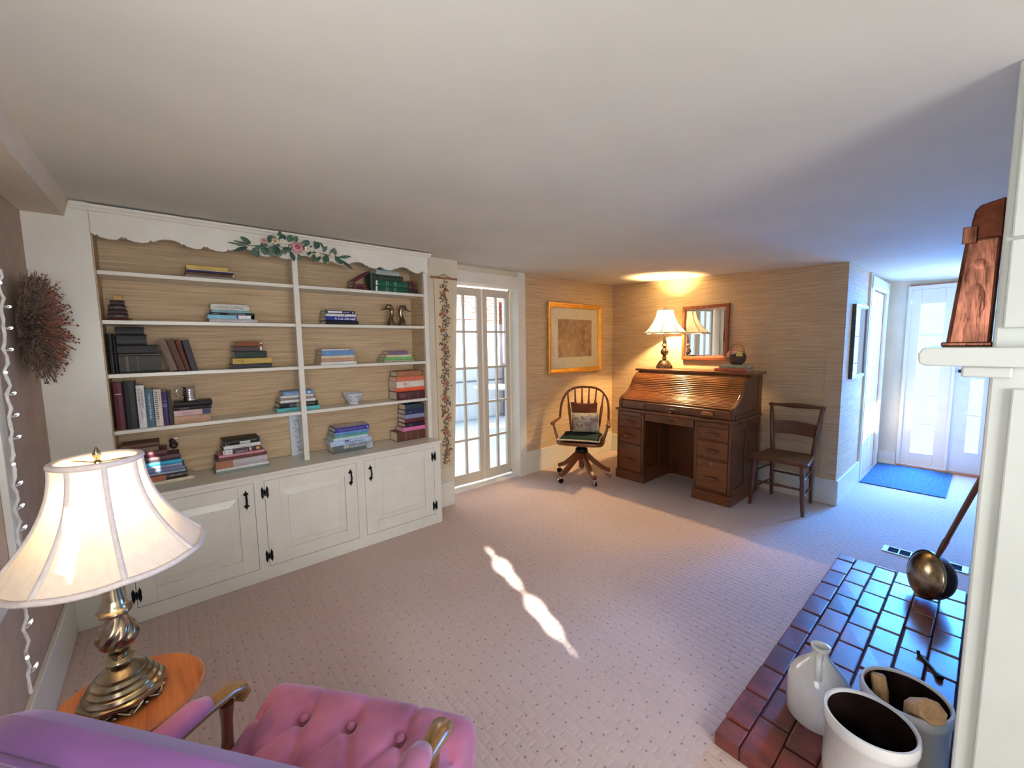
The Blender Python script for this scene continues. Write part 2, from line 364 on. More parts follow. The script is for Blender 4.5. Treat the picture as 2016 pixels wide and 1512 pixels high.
# desk wall (slightly out of square)
w = MB(); w.hexa([(4.48, .834, 0), (4.62, .834, 0), (4.81, 3.40, 0), (4.673, 3.40, 0), (4.48, .834, zc(.83)), (4.62, .834, zc(.83)), (4.81, 3.40, zc(3.4)), (4.673, 3.40, zc(3.4))])
struct(w.build('wall_right', GRASS))
b = MB(); b.hexa([(4.462, .812, 0), (4.48, .812, 0), (4.668, 3.345, 0), (4.650, 3.345, 0), (4.462, .812, .228), (4.48, .812, .228), (4.668, 3.345, .228), (4.650, 3.345, .228)])
struct(b.build('baseboard_right', PAINT, bev=.004))
# return wall to the hall, closet opening, end wall
w = MB(); w.box(4.482, 5.46, .83, .95, 0, zc(.83)); w.box(6.30, 6.6, .83, .95, 0, zc(.83)); w.box(5.46, 6.30, .83, .95, 2.0, zc(.83))
struct(w.build('wall_hall', GRASS), 'grasscloth wall leading into the hall')
struct(MB().box(4.462, 5.39, .812, .83, 0, .228).build('baseboard_hall', PAINT, bev=.004))
t = MB(); t.box(5.40, 5.50, .805, .83, 0, 2.10); t.box(6.26, 6.38, .805, .83, 0, 2.10); t.box(5.40, 6.38, .80, .83, 1.98, 2.10); t.box(5.37, 5.40, .81, .83, 0, zc(.83))
struct(t.build('trim_5', PAINT, bev=.004), 'white casing of the hall closet')
CLOS = mt('peach_door_paint', (226, 196, 172), 0.5, var=0.02, scale=5)
dd = MB().box(5.50, 6.26, .850, .870, .01, 1.98).build('door_3', CLOS); struct(dd, 'peach painted folding closet door in the hall')
for i in range(4): MB().box(5.505+i*.19, 5.505+i*.19+.18, .832, .850, .015, 1.975).build('panel', CLOS, dd, bev=.006)
w = MB(); w.box(6.5, 6.6, .63, .83, 0, zc(.83)); w.box(6.5, 6.6, -.06, .63, 2.03, zc(.83)); struct(w.build('wall_hall_end', WALLP))
struct(MB().box(6.485, 6.5, .66, .81, 0, .14).build('baseboard_hall_end', PAINT))
w = MB()
for x0, x1, z0, z1 in [(1.72, 2.02, 0, zc(0)), (2.92, 5.1, 0, zc(0)), (6.1, 6.6, 0, zc(0)), (2.02, 2.92, .82, zc(0)), (5.1, 6.1, 0, .75), (5.1, 6.1, 1.95, zc(0))]: w.box(x0, x1, -.20, -.035, z0, z1)
struct(w.build('wall_hearth', PAINT), 'white wall behind the brick hearth')
fb = MB(); fb.box(2.0, 2.02, -.55, -.035, 0, .84); fb.box(2.92, 2.94, -.55, -.035, 0, .84); fb.box(2.0, 2.94, -.57, -.55, 0, .84); fb.box(2.02, 2.92, -.55, -.20, .82, .84); fb.box(2.02, 2.92, -.55, -.035, 0, .03)
struct(fb.build('wall_firebox', mt('sooty_firebrick', (46, 38, 36), .95, var=.25, scale=20)), 'dark firebox in the hearth wall')
w4 = struct(MB().box(5.1, 6.1, -.14, -.13, .75, 1.95).build('added_window', GLASS), 'added unseen hall window around the fill light')  # unseen opening added to give the hall fill lamp a source
fr = MB()
for x0, x1, z0, z1 in [(5.1, 5.15, .75, 1.95), (6.05, 6.1, .75, 1.95), (5.15, 6.05, .75, .80), (5.15, 6.05, 1.90, 1.95), (5.575, 5.625, .80, 1.90)]: fr.box(x0, x1, -.16, -.11, z0, z1)
fr.build('window_frame', PAINT, w4)
# near end of the fireplace wall, white panelling
w = MB(); w.box(1.50, 1.72, -2.1, 0.0, 0, zc(-.02)-.0)
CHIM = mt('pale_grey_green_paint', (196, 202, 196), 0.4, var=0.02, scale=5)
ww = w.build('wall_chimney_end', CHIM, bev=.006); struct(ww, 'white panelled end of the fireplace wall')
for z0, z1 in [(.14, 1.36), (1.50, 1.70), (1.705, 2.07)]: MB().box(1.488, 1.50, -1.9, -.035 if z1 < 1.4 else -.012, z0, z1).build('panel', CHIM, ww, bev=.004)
# back wall with its window, added curtains drawn over it (behind the camera)
w = MB(); yb0, yb1 = -2.12, -2.0
w.box(-.6, -.3, yb0, yb1, 0, 2.1); w.box(1.4, 1.6, yb0, yb1, 0, 2.1); w.box(-.3, 1.4, yb0, yb1, 0, .7); w.box(-.3, 1.4, yb0, yb1, 1.95, 2.1)
struct(w.build('wall_back', GRASS))
wb = struct(MB().box(-.3, 1.4, -2.07, -2.06, .7, 1.95).build('window_2', GLASS))
fr = MB()
for x0, x1, z0, z1 in [(-.3, -.25, .7, 1.95), (1.35, 1.4, .7, 1.95), (-.25, 1.35, .7, .75), (-.25, 1.35, 1.9, 1.95)]: fr.box(x0, x1, -2.10, -2.05, z0, z1)
fr.build('window_frame', PAINT, wb)
# ---- front door and its sidelight at the end of the hall
dm = MB()
for y0, y1, z0, z1 in [(-.05, .03, .02, 2.03), (.125, .245, .02, 2.03), (.03, .125, .02, .25), (.03, .125, 1.85, 2.03)]: dm.box(6.50, 6.54, y0, y1, z0, z1)
d1 = struct(dm.build('door_1', mt('blue_white_door_paint', (214, 220, 228), .35, var=.02)), 'white front door at the end of the hall')
MB().box(6.517, 6.523, .03, .125, .25, 1.85).build('pane', GLASS, d1)
for z in (.65, 1.05, 1.45): MB().box(6.51, 6.53, .03, .125, z-.008, z+.008).build('muntin', PAINT, d1)
MB().box(6.46, 6.50, .195, .22, 1.105, 1.135).tube([(6.47, .207, 1.12), (6.45, .207, 1.12), (6.45, .13, 1.12)], .009).build('handle', IRON, d1, smooth=40)
sl = MB()
for y0, y1, z0, z1 in [(.265, .36, .02, 2.02), (.545, .63, .02, 2.02), (.36, .545, .02, .17), (.36, .545, 1.86, 2.02)]: sl.box(6.50, 6.55, y0, y1, z0, z1)
s1 = struct(sl.build('window_3', PAINT, bev=.004), 'white sidelight of five panes beside the front door')
zz = [.17, .508, .838, 1.18, 1.511, 1.86]
for i in range(5): MB().box(6.522, 6.528, .36, .545, zz[i]+.008, zz[i+1]-.008).build('pane', GLASS, s1)
for z in zz[1:-1]: MB().box(6.512, 6.538, .36, .545, z-.009, z+.009).build('muntin', PAINT, s1)
t = MB(); t.box(6.48, 6.50, .625, .655, 0, 2.02); t.box(6.48, 6.50, -.03, .655, 2.02, 2.06); t.box(6.485, 6.50, .245, .268, 0, 2.02)
struct(t.build('trim_6', PAINT), 'white casing around the front door')
struct(MB().box(6.43, 6.50, -.03, .64, 0, .02).build('trim_7', wood('door_sill_wood', (140, 84, 56), (186, 128, 96), .5, 'y')), 'wooden sill of the front door')
struct(MB().box(6.47, 6.50, .0, .64, 2.06, 2.075).build('trim_8', wood('door_head_wood', (130, 74, 46), (170, 108, 76), .5, 'y')), 'thin wooden strip above the front door')

# ---- glazed folding doors to the porch
DOORP = mt('cream_door_paint', (206, 196, 178), .4, var=.02, scale=5)
def leaf(x0, x1, y, yr, label):
    """a five-row, two-column glazed leaf; y..yr turn it slightly"""
    W_ = x1-x0; ang = math.atan2(yr-y, W_); L = math.hypot(W_, yr-y)
    d = D.objects.new('door_2', None); COL.objects.link(d); d.location = (x0, y, 0.035); d.rotation_euler = (0, 0, ang); struct(d, label)
    st = .055; H = 2.02; zr = [.105, .46, .835, 1.205, 1.577, 1.94]
    m = MB(); m.box(0, st, 0, .034, 0, H); m.box(L-st, L, 0, .034, 0, H); m.box(st, L-st, 0, .034, 0, zr[0]); m.box(st, L-st, 0, .034, zr[-1], H)
    m.build('door_frame', DOORP, d, bev=.003)
    mid = L/2
    MB().box(mid-.011, mid+.011, .003, .031, zr[0], zr[-1]).build('muntin', DOORP, d)
    for z in zr[1:-1]:
        MB().box(st, L-st, .004, .030, z-.012, z+.012).build('muntin', DOORP, d)
    for i in range(5):
        for a, b_ in ((st, mid-.011), (mid+.011, L-st)):
            MB().box(a, b_, .015, .019, zr[i]+(.012 if i else 0), zr[i+1]-(.012 if i < 4 else 0)).build('pane', GLASS, d)
    return d
l1 = leaf(2.13, 2.558, 3.485, 3.47, 'cream glazed folding door leaf nearest the embroidered hanging')
l2 = leaf(2.575, 2.940, 3.466, 3.475, 'cream glazed folding door leaf nearest the picture wall')
for z in (.0, 2.0): MB().tube([(.35, -.012, z+.01), (.35, -.012, z+.035)], .010).build('pivot', CHROME, l2, smooth=40)

# ---- the porch seen through the glazed doors
struct(MB().box(1.2, 7.4, 3.40, 6.75, -.12, -.002).build('floor_porch', mt('pale_porch_floor', (186, 196, 202), .6, var=.04, scale=3)))
struct(MB().box(1.2, 7.4, 6.62, 6.75, 0, 1.89).build('wall_porch', mt('white_porch_boards', (232, 234, 236), .5, var=.02, scale=3)))
br = struct(MB().box(1.2, 7.4, 6.63, 6.78, 1.89, 3.1).build('wall_porch_brick', mt('mortar', (196, 170, 160), .9, var=.05, scale=30)), 'brick wall above the white porch boards')
bm = [MB().box(0, .20, -.02, .0, 0, .058).mesh('brick', mt('pink_brick_%d' % i, c_, .9, var=.1, scale=30)) for i, c_ in enumerate([(176, 112, 98), (190, 128, 112), (164, 100, 90)])]
for j in range(9):
    for i in range(10):
        o = D.objects.new('brick', bm[(i*7+j*3) % 3]); COL.objects.link(o); o.parent = br; o.location = (3.85+i*.21+(j % 2)*.105, 6.63, 1.90+j*.068)
for i in range(9):
    MB().box(3.9+i*.2, 3.9+i*.2+.195, 6.605, 6.62, .03, .75).build('board', mt('white_porch_boards', (232, 234, 236)), D.objects['wall_porch'])
struct(MB().box(1.2, 7.4, 6.59, 6.62, .75, .775).build('trim_9', mt('grey_rail', (120, 128, 132), .5)), 'grey rail along the porch wall')
p = MB().box(4.25, 4.61, 6.575, 6.61, 1.97, 2.20).build('wall_plaque', mt('white_plaque', (236, 236, 232), .5)); tag(p, 'white square panel hung on the porch brick wall', 'panel')
p = MB().box(4.66, 5.02, 6.575, 6.61, 2.20, 2.34).build('wall_plaque', mt('green_plaque', (150, 186, 168), .5)); tag(p, 'pale green panel high on the porch brick wall', 'panel')
# curtain at the right of the porch
cu = MB(); n = 40
cu.grid(n, 2, lambda u, v: (5.28+u*.75, 6.46+.03*math.sin(u*44), .0+v*2.4)); cu.grid(n, 2, lambda u, v: (5.28+u*.75, 6.475+.03*math.sin(u*44), .0+v*2.4))
tag(cu.build('curtain', mt('mauve_grey_curtain', (150, 128, 138), .8, var=.08, scale=12), smooth=60), 'mauve grey curtain hanging in the porch', 'curtain')
tb = thing('round_table', 'white round table standing in the porch', 'table', (4.55, 5.75, -.002), world=True)
MB().lathe([(0, .70), (.40, .70), (.42, .715), (.42, .73), (0, .73)], 36, (4.55, 5.75, 0)).build('tabletop', WHITEW, tb, smooth=40)
MB().lathe([(.03, .02), (.03, .70)], 14, (4.55, 5.75, 0)).build('post', WHITEW, tb, smooth=40)
MB().lathe([(0, 0), (.24, 0), (.22, .02), (.04, .05), (0, .05)], 24, (4.55, 5.75, 0)).build('base', WHITEW, tb, smooth=40)
# ================================================================ BUILT-IN BOOKCASE
YS = 3.04
bk = thing('built_in_bookcase', 'white built-in bookcase with scalloped valance and grasscloth back', 'bookcase', (.73, YS, .70), world=True)
MB().box(-.23, 1.66, 3.270, 3.284, .70, 2.20).build('back_panel', GRASS, bk, label='tan grasscloth back panel')
MB().box(-.229, -.224, 3.042, 3.27, .70, 2.20).build('side_panel', GRASS, bk); MB().box(1.6632, 1.665, 3.062, 3.27, .70, 2.20).build('side_panel', GRASS, bk); MB().box(1.665, 1.70, 3.04, 3.284, .70, 2.20).build('side_panel', PAINT, bk, bev=.002)
MB().box(.698, .731, 3.030, 3.062, .702, 2.075).build('divider', PAINT, bk, bev=.002)
for z in (1.895, 1.638, 1.351, 1.043):
    MB().box(-.223, 1.663, 3.043, 3.269, z-.021, z).build('shelf', PAINT, bk, bev=.002)
# valance cut in arches and nicks, repeating every 0.352 m
def val_z(x):
    p = (x+.107) % .352
    k = [(0, 2.068), (.007, 2.076), (.014, 2.068), (.016, 2.066), (.040, 2.058), (.073, 2.054), (.098, 2.060), (.110, 2.075), (.118, 2.066), (.14, 2.078), (.165, 2.087), (.19, 2.090), (.215, 2.087), (.238, 2.076), (.244, 2.066), (.252, 2.075), (.262, 2.064), (.30, 2.055), (.328, 2.058), (.338, 2.068), (.345, 2.076), (.352, 2.068)]
    for (a, b_), (c_, d_) in zip(k, k[1:]):
        if a <= p <= c_: return b_+(d_-b_)*(p-a)/(c_-a)
    return 2.066
n = 760; xs = [-.228+(1.70+.228)*i/n for i in range(n+1)]
poly = [(x, val_z(x)) for x in xs] + [(1.70, zc(3.03)-.012), (-.228, zc(3.03)-.012)]
top = MB(); vs = [(x, y, z) for y in (3.030, 3.052) for x in xs for z in (val_z(x), zc(3.03)-.012)]
m_ = (n+1)*2
top.add(vs, [(2*i, 2*i+2, 2*i+3, 2*i+1) for i in range(n)] + [(m_+2*i, m_+2*i+1, m_+2*i+3, m_+2*i+2) for i in range(n)] + [(2*i, m_+2*i, m_+2*i+2, 2*i+2) for i in range(n)] +
        [(2*i+1, 2*i+3, m_+2*i+3, m_+2*i+1) for i in range(n)] + [(0, 1, m_+1, m_), (2*n, m_+2*n, m_+2*n+1, 2*n+1)])
top.build('valance', PAINT, bk, label='scalloped white valance board')
MB().prism([(3.030, 2.185), (3.022, 2.190), (3.016, 2.200), (3.006, 2.207), (3.004, 2.212), (3.004, zc(3.0)-.010), (3.030, zc(3.02)-.010)], -.29, 1.725, 'x').build('crown_moulding', PAINT, bk)
# ---- base cabinets
cb = thing('base_cabinet', 'long white base cabinet of three raised-panel doors with black iron hinges', 'cabinet', (.73, 2.925, 0), world=True)
body = MB(); body.box(-.237, 1.70, 2.945, 3.284, 0, .676)
YC = 2.925
for x0, x1, z0, z1 in [(-.237, -.199, 0, .676), (.376, .430, 0, .676), (1.009, 1.064, 0, .676), (1.638, 1.70, 0, .676)] + [(a, b_, z0, z1) for a, b_ in ((-.199, .376), (.430, 1.009), (1.064, 1.638)) for z0, z1 in ((0, .082), (.646, .676))]: body.box(x0, x1, YC, 2.947, z0, z1)
body.build('carcass', PAINT, cb)
def door(x0, x1, hinge_left, label):
    z0, z1 = .085, .644; y = YC-.001
    d = MB(); s = .083
    d.box(x0, x0+s, y, y+.02, z0, z1); d.box(x1-s, x1, y, y+.02, z0, z1); d.box(x0+s, x1-s, y, y+.02, z0, z0+s); d.box(x0+s, x1-s, y, y+.02, z1-s+.005, z1)
    o = d.build('door', PAINT, cb, bev=.002, label=label)
    a0, a1, b0, b1 = x0+s, x1-s, z0+s, z1-s+.005; e = .045
    p = MB(); yo, yi = y+.014, y+.004
    p.add([(a0, yo, b0), (a1, yo, b0), (a1, yo, b1), (a0, yo, b1), (a0+e, yi, b0+e), (a1-e, yi, b0+e), (a1-e, yi, b1-e), (a0+e, yi, b1-e),
           (a0+e+.002, yi-.003, b0+e+.002), (a1-e-.002, yi-.003, b0+e+.002), (a1-e-.002, yi-.003, b1-e-.002), (a0+e+.002, yi-.003, b1-e-.002)],
          [(0, 1, 5, 4), (1, 2, 6, 5), (2, 3, 7, 6), (3, 0, 4, 7), (4, 5, 9, 8), (5, 6, 10, 9), (6, 7, 11, 10), (7, 4, 8, 11), (8, 9, 10, 11)])
    p.build('raised_panel', PAINT, o)
    hx = x1-.043 if hinge_left else x0+.043
    h = MB(); h.tube([(hx, y-.006, .505), (hx, y-.022, .525), (hx, y-.027, .548), (hx, y-.022, .571), (hx, y-.006, .591)], [.005, .0055, .006, .0055, .005], 8)
    for zt, sg in ((.585, 1), (.511, -1)):
        h.prism([(hx-.016, zt), (hx-.010, zt-.004*sg), (hx, zt-.012*sg), (hx+.010, zt-.004*sg), (hx+.016, zt), (hx+.005, zt+.012*sg), (hx, zt+.026*sg), (hx-.005, zt+.012*sg)][::sg], y-.005, y, 'y')
    h.build('handle', IRON, o, smooth=40)
    gx = x0 if hinge_left else x1
    for hz in (.571, .155):
        g = MB()
        for sx in (-1, 1):
            bx = gx+sx*.0135
            g.prism([(bx-.004, hz-.030), (bx, hz-.043), (bx+.004, hz-.030), (bx+.0075, hz-.022), (bx+.0065, hz), (bx+.0075, hz+.022), (bx+.004, hz+.030), (bx, hz+.043), (bx-.004, hz+.030), (bx-.0075, hz+.022), (bx-.0065, hz), (bx-.0075, hz-.022)], y-.0045, y-.0005, 'y')
        g.box(gx-.009, gx+.009, y-.004, y-.0005, hz-.011, hz+.011); g.tube([(gx, y-.005, hz-.02), (gx, y-.005, hz+.02)], .004, 8)
        g.build('hinge', IRON, o)
    return o
door(-.197, .374, True, 'white door behind the lampshade'); door(.432, 1.007, True, 'white middle door'); door(1.066, 1.636, False, 'white right door')
wt = MB().box(-.245, 1.714, 2.905, 3.284, .677, .698).build('worktop', PAINT, bev=.006); tag(wt, 'long white counter top under the bookshelves', 'counter')

# ================================================================ BOOKS
BC = {'yellow': (206, 176, 92), 'cream': (214, 204, 176), 'navy': (38, 46, 92), 'brown': (96, 64, 46), 'grey': (150, 140, 132), 'gold': (206, 168, 92),
      'dkbrown': (52, 36, 36), 'dkbrown2': (66, 46, 42), 'redbrown': (104, 52, 38), 'white': (226, 226, 224), 'offwhite': (216, 218, 206), 'seablue': (136, 180, 190),
      'black': (21, 20, 24), 'black2': (24, 24, 28), 'sky': (140, 202, 226), 'palegrey': (196, 192, 192), 'dkolive': (30, 30, 23), 'orangebrown': (140, 76, 40),
      'plumgrey': (84, 66, 74), 'dkgreen': (30, 54, 46), 'charcoal': (62, 60, 66), 'pink': (214, 182, 182), 'tan': (190, 150, 122), 'taupe': (120, 100, 88), 'maroon': (92, 38, 50),
      'maroon2': (78, 36, 40), 'plumbrown': (84, 58, 62), 'cyan': (40, 176, 220), 'bluegrey': (138, 146, 176), 'slate': (112, 124, 158), 'slate2': (150, 164, 190),
      'brownblack': (52, 36, 38), 'plum': (70, 44, 54), 'rose': (204, 140, 154), 'greytan': (186, 178, 178), 'graygreen': (132, 146, 142), 'silver': (154, 166, 164),
      'green': (24, 88, 66), 'green2': (20, 80, 60), 'royal': (36, 52, 150), 'blue': (104, 148, 200), 'purple': (124, 104, 132), 'leafgreen': (124, 190, 112),
      'sage': (170, 170, 138), 'teal': (96, 186, 190), 'leather': (166, 110, 74), 'coral': (212, 116, 88), 'ivory': (224, 214, 200), 'orange': (226, 92, 52), 'oxblood': (84, 36, 46),
      'violet': (70, 62, 156), 'paleblue': (200, 218, 232), 'iceblue': (184, 206, 236), 'greengrey': (92, 108, 104), 'dkteal': (44, 62, 78), 'nightnavy': (34, 24, 46),
      'hotpink': (228, 124, 176), 'bookbrown': (98, 56, 42), 'tealblue': (84, 116, 138), 'purplebook': (70, 54, 108), 'midgreen': (96, 168, 150)}
WORD = {'dkbrown': 'dark brown', 'dkbrown2': 'worn dark brown', 'redbrown': 'reddish brown', 'offwhite': 'off-white', 'seablue': 'sea blue', 'black2': 'dull black', 'sky': 'sky blue',
        'palegrey': 'pale grey', 'dkolive': 'thick olive black', 'orangebrown': 'orange brown', 'plumgrey': 'plum grey', 'dkgreen': 'dark green', 'maroon2': 'worn maroon', 'plumbrown': 'plum brown',
        'bluegrey': 'blue grey', 'slate2': 'pale slate', 'slate': 'slate blue', 'brownblack': 'brownish black', 'greytan': 'torn grey and tan', 'graygreen': 'grey green', 'green2': 'deep green', 'royal': 'royal blue',
        'leafgreen': 'leaf green', 'paleblue': 'pale blue', 'iceblue': 'ice blue', 'greengrey': 'green and grey', 'dkteal': 'dark teal', 'nightnavy': 'very dark navy', 'hotpink': 'hot pink', 'bookbrown': 'huge brown leather',
        'tealblue': 'teal', 'purplebook': 'purple', 'leather': 'tan leather', 'midgreen': 'sea green', 'gold': 'tiny gold'}
def bmat(c): return mt('book_cloth_'+c, BC[c], 0.5, var=.06, scale=35)
GILT = mt('gilt_stamp', (196, 160, 92), .35, .7); WHITEINK = mt('white_ink', (236, 236, 236), .6); DARKINK = mt('dark_ink', (60, 58, 66), .6); BLUEINK = mt('blue_ink', (60, 80, 130), .6); REDINK = mt('red_ink', (190, 80, 70), .6)
def book(x0, x1, yf, z, T, c, label, group, depth=.155, rot=None, loc=None):
    L = x1-x0
    r = thing('book', label, 'book', loc or ((x0+x1)/2, yf, z), 0, group)
    if rot: r.rotation_euler = rot
    k = min(.0035, T*.14); h = L/2
    b_ = min(.004, T*.12)
    prof = [(depth, 0), (.004, 0), (.0008, T*.12), (-b_*.6, T*.5), (.0008, T*.88), (.004, T), (depth, T), (depth, T-k), (.008, T-k), (.008, k), (depth, k)]
    MB().prism(prof, -h, h, 'x').build('cover', bmat(c), r)
    MB().box(-h+.004, h-.004, .008, depth-.005, k, T-k).build('pages', PAGES, r)
    return r
def bands(r, T, xs, mat, w=.004, name='spine_band'):
    for x in xs: MB().box(x-w/2, x+w/2, -.0044, .001, T*.1, T*.9).build(name, mat, r)
def strip(r, x0, x1, z0, z1, mat, name='title_block'):
    MB().box(x0, x1, -.0042, .001, z0, z1).build(name, mat, r)
def scribble(r, x0, x1, z0, z1, mat, n):
    """illegible lettering: a row of small strokes"""
    m = MB(); rd = random.Random(int((x0+z1)*9973)); w = (x1-x0)/n
    for i in range(n):
        if rd.random() < .12: continue
        a = x0+i*w; m.box(a, a+w*.28, -.0046, .0, z0, z1)
        if rd.random() < .6: zz_ = z0+(z1-z0)*rd.choice([0, .4, .8]); m.box(a, a+w*.7, -.0046, .0, zz_, zz_+(z1-z0)*.2)
    if m.v: m.build('lettering', mat, r)
ORD = ['top', 'second', 'third', 'fourth', 'fifth', 'sixth', 'seventh', 'eighth', 'ninth', 'tenth']
BK = {}
def stack(key, z, yf, rows, where, depth=.155):
    grp = 'books in the '+where
    zz_ = z
    n = len(rows)
    for i in range(n-1, -1, -1):
        x0, x1, T, c = rows[i]
        pos = 'top' if i == 0 else ('bottom' if i == n-1 else ORD[i]+' from top')
        dj = depth*(0.86+.14*((i*37) % 5)/4); yy = yf+.004*((i*53) % 4)/3
        r = book(x0, x1, yy, zz_, T, c, '%s book, %s of the %s' % (WORD.get(c, c), pos, where), grp, dj)
        BK[key+str(i+1)] = (r, T, (x1-x0)/2); zz_ += T+.0004
    return zz_
stack('A', 1.895, 3.07, [(.148, .347, .021, 'yellow'), (.15, .37, .007, 'cream'), (.149, .377, .010, 'navy'), (.142, .378, .017, 'brown'), (.138, .384, .018, 'grey')], 'flat stack on the top left shelf')
stack('B', 1.638, 3.10, [(-.173, -.140, .024, 'gold'), (-.19, -.133, .026, 'dkbrown'), (-.199, -.129, .023, 'dkbrown2'), (-.201, -.124, .023, 'dkbrown'), (-.206, -.122, .024, 'dkbrown2'), (-.212, -.109, .013, 'redbrown')], 'tiny leather pile, second left shelf', .10)
stack('C', 1.638, 3.07, [(.249, .435, .009, 'white'), (.247, .444, .026, 'offwhite'), (.251, .451, .015, 'seablue'), (.24, .472, .013, 'black'), (.229, .473, .024, 'sky'), (.234, .485, .022, 'palegrey')], 'pale stack on the second left shelf')
stack('D', 1.351, 3.07, [(-.180, -.063, .040, 'black'), (-.178, -.055, .056, 'black2'), (-.180, -.015, .050, 'black'), (-.178, .000, .105, 'dkolive')], 'big dark pile on the third left shelf', .17)
stack('E', 1.351, 3.07, [(.361, .504, .028, 'orangebrown'), (.347, .505, .030, 'plumgrey'), (.349, .524, .044, 'dkgreen'), (.336, .551, .036, 'yellow'), (.329, .549, .029, 'charcoal')], 'yellow-black stack on the third left shelf')
stack('F', 1.043, 3.07, [(.035, .216, .026, 'black'), (.032, .21, .021, 'black2'), (.030, .205, .033, 'pink'), (.030, .202, .044, 'tan')], 'flat pile under the steel mug')
stack('G', .698, 3.09, [(-.205, -.045, .026, 'brown'), (-.205, -.051, .026, 'taupe'), (-.17, -.014, .034, 'maroon'), (-.16, .04, .032, 'plumbrown'), (-.15, .046, .022, 'cyan'), (-.15, .047, .020, 'bluegrey'), (-.15, .057, .022, 'slate'), (-.14, .062, .014, 'slate2'), (-.13, .067, .034, 'brownblack'), (-.12, .099, .020, 'cream')], 'pile behind the near lampshade')
stack('H', .698, 3.08, [(.252, .45, .032, 'black'), (.255, .451, .023, 'white'), (.248, .451, .031, 'plum'), (.225, .474, .019, 'rose'), (.213, .483, .017, 'redbrown'), (.207, .486, .048, 'greytan'), (.206, .492, .015, 'white'), (.202, .493, .015, 'graygreen')], 'counter stack left of the stile', .17)
stack('I', 1.895, 3.07, [(1.281, 1.469, .038, 'silver'), (1.279, 1.502, .041, 'dkgreen'), (1.277, 1.543, .043, 'green'), (1.275, 1.541, .043, 'green2')], 'green pile on the top right shelf')
stack('I2', 1.895, 3.075, [(1.106, 1.207, .023, 'maroon'), (1.097, 1.221, .022, 'maroon2')], 'flat pair left of the green pile', .11)
stack('I3', 1.895, 3.08, [(1.548, 1.615, .028, 'maroon'), (1.547, 1.622, .032, 'maroon2'), (1.545, 1.634, .038, 'dkbrown')], 'dark pile right of the green books', .12)
stack('J', 1.638, 3.07, [(.905, 1.107, .023, 'navy'), (.904, 1.113, .018, 'white'), (.903, 1.119, .028, 'royal'), (.901, 1.132, .030, 'black')], 'blue stack on the second right shelf')
stack('L', 1.351, 3.07, [(.864, 1.049, .010, 'white'), (.862, 1.087, .036, 'blue'), (.857, 1.09, .020, 'cream'), (.856, 1.1, .023, 'tan'), (.852, 1.102, .022, 'white')], 'pale blue stack on the third right shelf')
stack('M', 1.351, 3.09, [(1.366, 1.525, .030, 'purple'), (1.345, 1.556, .020, 'cream'), (1.331, 1.573, .020, 'leafgreen'), (1.326, 1.586, .017, 'sage')], 'thin pastel stack on the third right shelf', .14)
stack('N', 1.043, 3.10, [(.607, .797, .027, 'blue'), (.591, .796, .017, 'white'), (.59, .815, .014, 'grey'), (.589, .811, .020, 'white'), (.581, .825, .032, 'black'), (.564, .84, .025, 'teal')], 'fourth-shelf stack behind the stile', .145)
stack('O', 1.043, 3.08, [(1.426, 1.640, .044, 'leather'), (1.418, 1.660, .038, 'coral'), (1.416, 1.658, .051, 'ivory'), (1.416, 1.660, .031, 'orange'), (1.414, 1.662, .066, 'oxblood')], 'orange stack on the fourth right shelf', .16)
stack('Q', .698, 3.07, [(.921, 1.172, .033, 'violet'), (.916, 1.167, .024, 'blue'), (.915, 1.166, .016, 'midgreen'), (.906, 1.165, .022, 'paleblue'), (.883, 1.186, .036, 'iceblue'), (.904, 1.195, .055, 'greengrey')], 'blue counter stack right of stile', .17)
stack('R', .698, 3.095, [(1.489, 1.658, .046, 'dkteal'), (1.487, 1.658, .037, 'navy'), (1.485, 1.657, .035, 'bluegrey'), (1.484, 1.659, .037, 'maroon'), (1.482, 1.660, .032, 'nightnavy'), (1.459, 1.662, .032, 'hotpink'), (1.411, 1.662, .077, 'bookbrown')], 'tall stack at the counter right end', .15)
# lettering and stamping on the spines that show some
r, T, h = BK['J3']; put(text_mesh('A Cat Abroad', .145, .020, WHITEINK), r, (.022, -.0048, T*.5)); scribble(r, -h+.008, -h+.036, T*.4, T*.65, BLUEINK, 7); strip(r, h-.014, h-.009, T*.25, T*.75, BLUEINK)
r, T, h = BK['J1']; strip(r, -h+.012, .01, T*.25, T*.8, WHITEINK); scribble(r, .016, .06, T*.4, T*.6, WHITEINK, 9); strip(r, h-.02, h-.012, T*.3, T*.65, WHITEINK)
r, T, h = BK['J2']; strip(r, .02, .027, T*.3, T*.7, DARKINK)
r, T, h = BK['C2']; scribble(r, -h+.02, -.005, T*.35, T*.72, mt('sage_ink', (150, 156, 130), .6), 13); scribble(r, .0, h-.03, T*.3, T*.8, mt('grey_ink', (150, 146, 140), .6), 9)
r, T, h = BK['C4']; scribble(r, -h+.01, -h+.05, T*.3, T*.7, WHITEINK, 9); scribble(r, -.03, h-.05, T*.3, T*.7, WHITEINK, 22)
r, T, h = BK['C5']; strip(r, .03, h-.002, T*.06, T*.94, mt('book_cloth_white', BC['white'])); strip(r, h-.022, h, T*.05, T*.95, mt('peach_block', (232, 196, 168), .6)); strip(r, .024, .032, T*.05, T*.95, BLUEINK)
r, T, h = BK['D4']; strip(r, -h+.002, h-.004, T*.955, T*.985, mt('worn_edge', (130, 124, 110), .7), 'spine_band'); bands(r, T, [-.055, -.012], mt('worn_gilt', (96, 80, 58), .5), .003); strip(r, -.06, -.05, T*.1, T*.9, mt('worn_gilt', (96, 80, 58), .5))
r, T, h = BK['E2']; strip(r, h-.018, h-.005, T*.1, T*.95, mt('paper_label', (222, 208, 176), .7))
r, T, h = BK['E1']; strip(r, h-.016, h-.002, T*.5, T*.85, mt('paper_label', (222, 208, 176), .7))
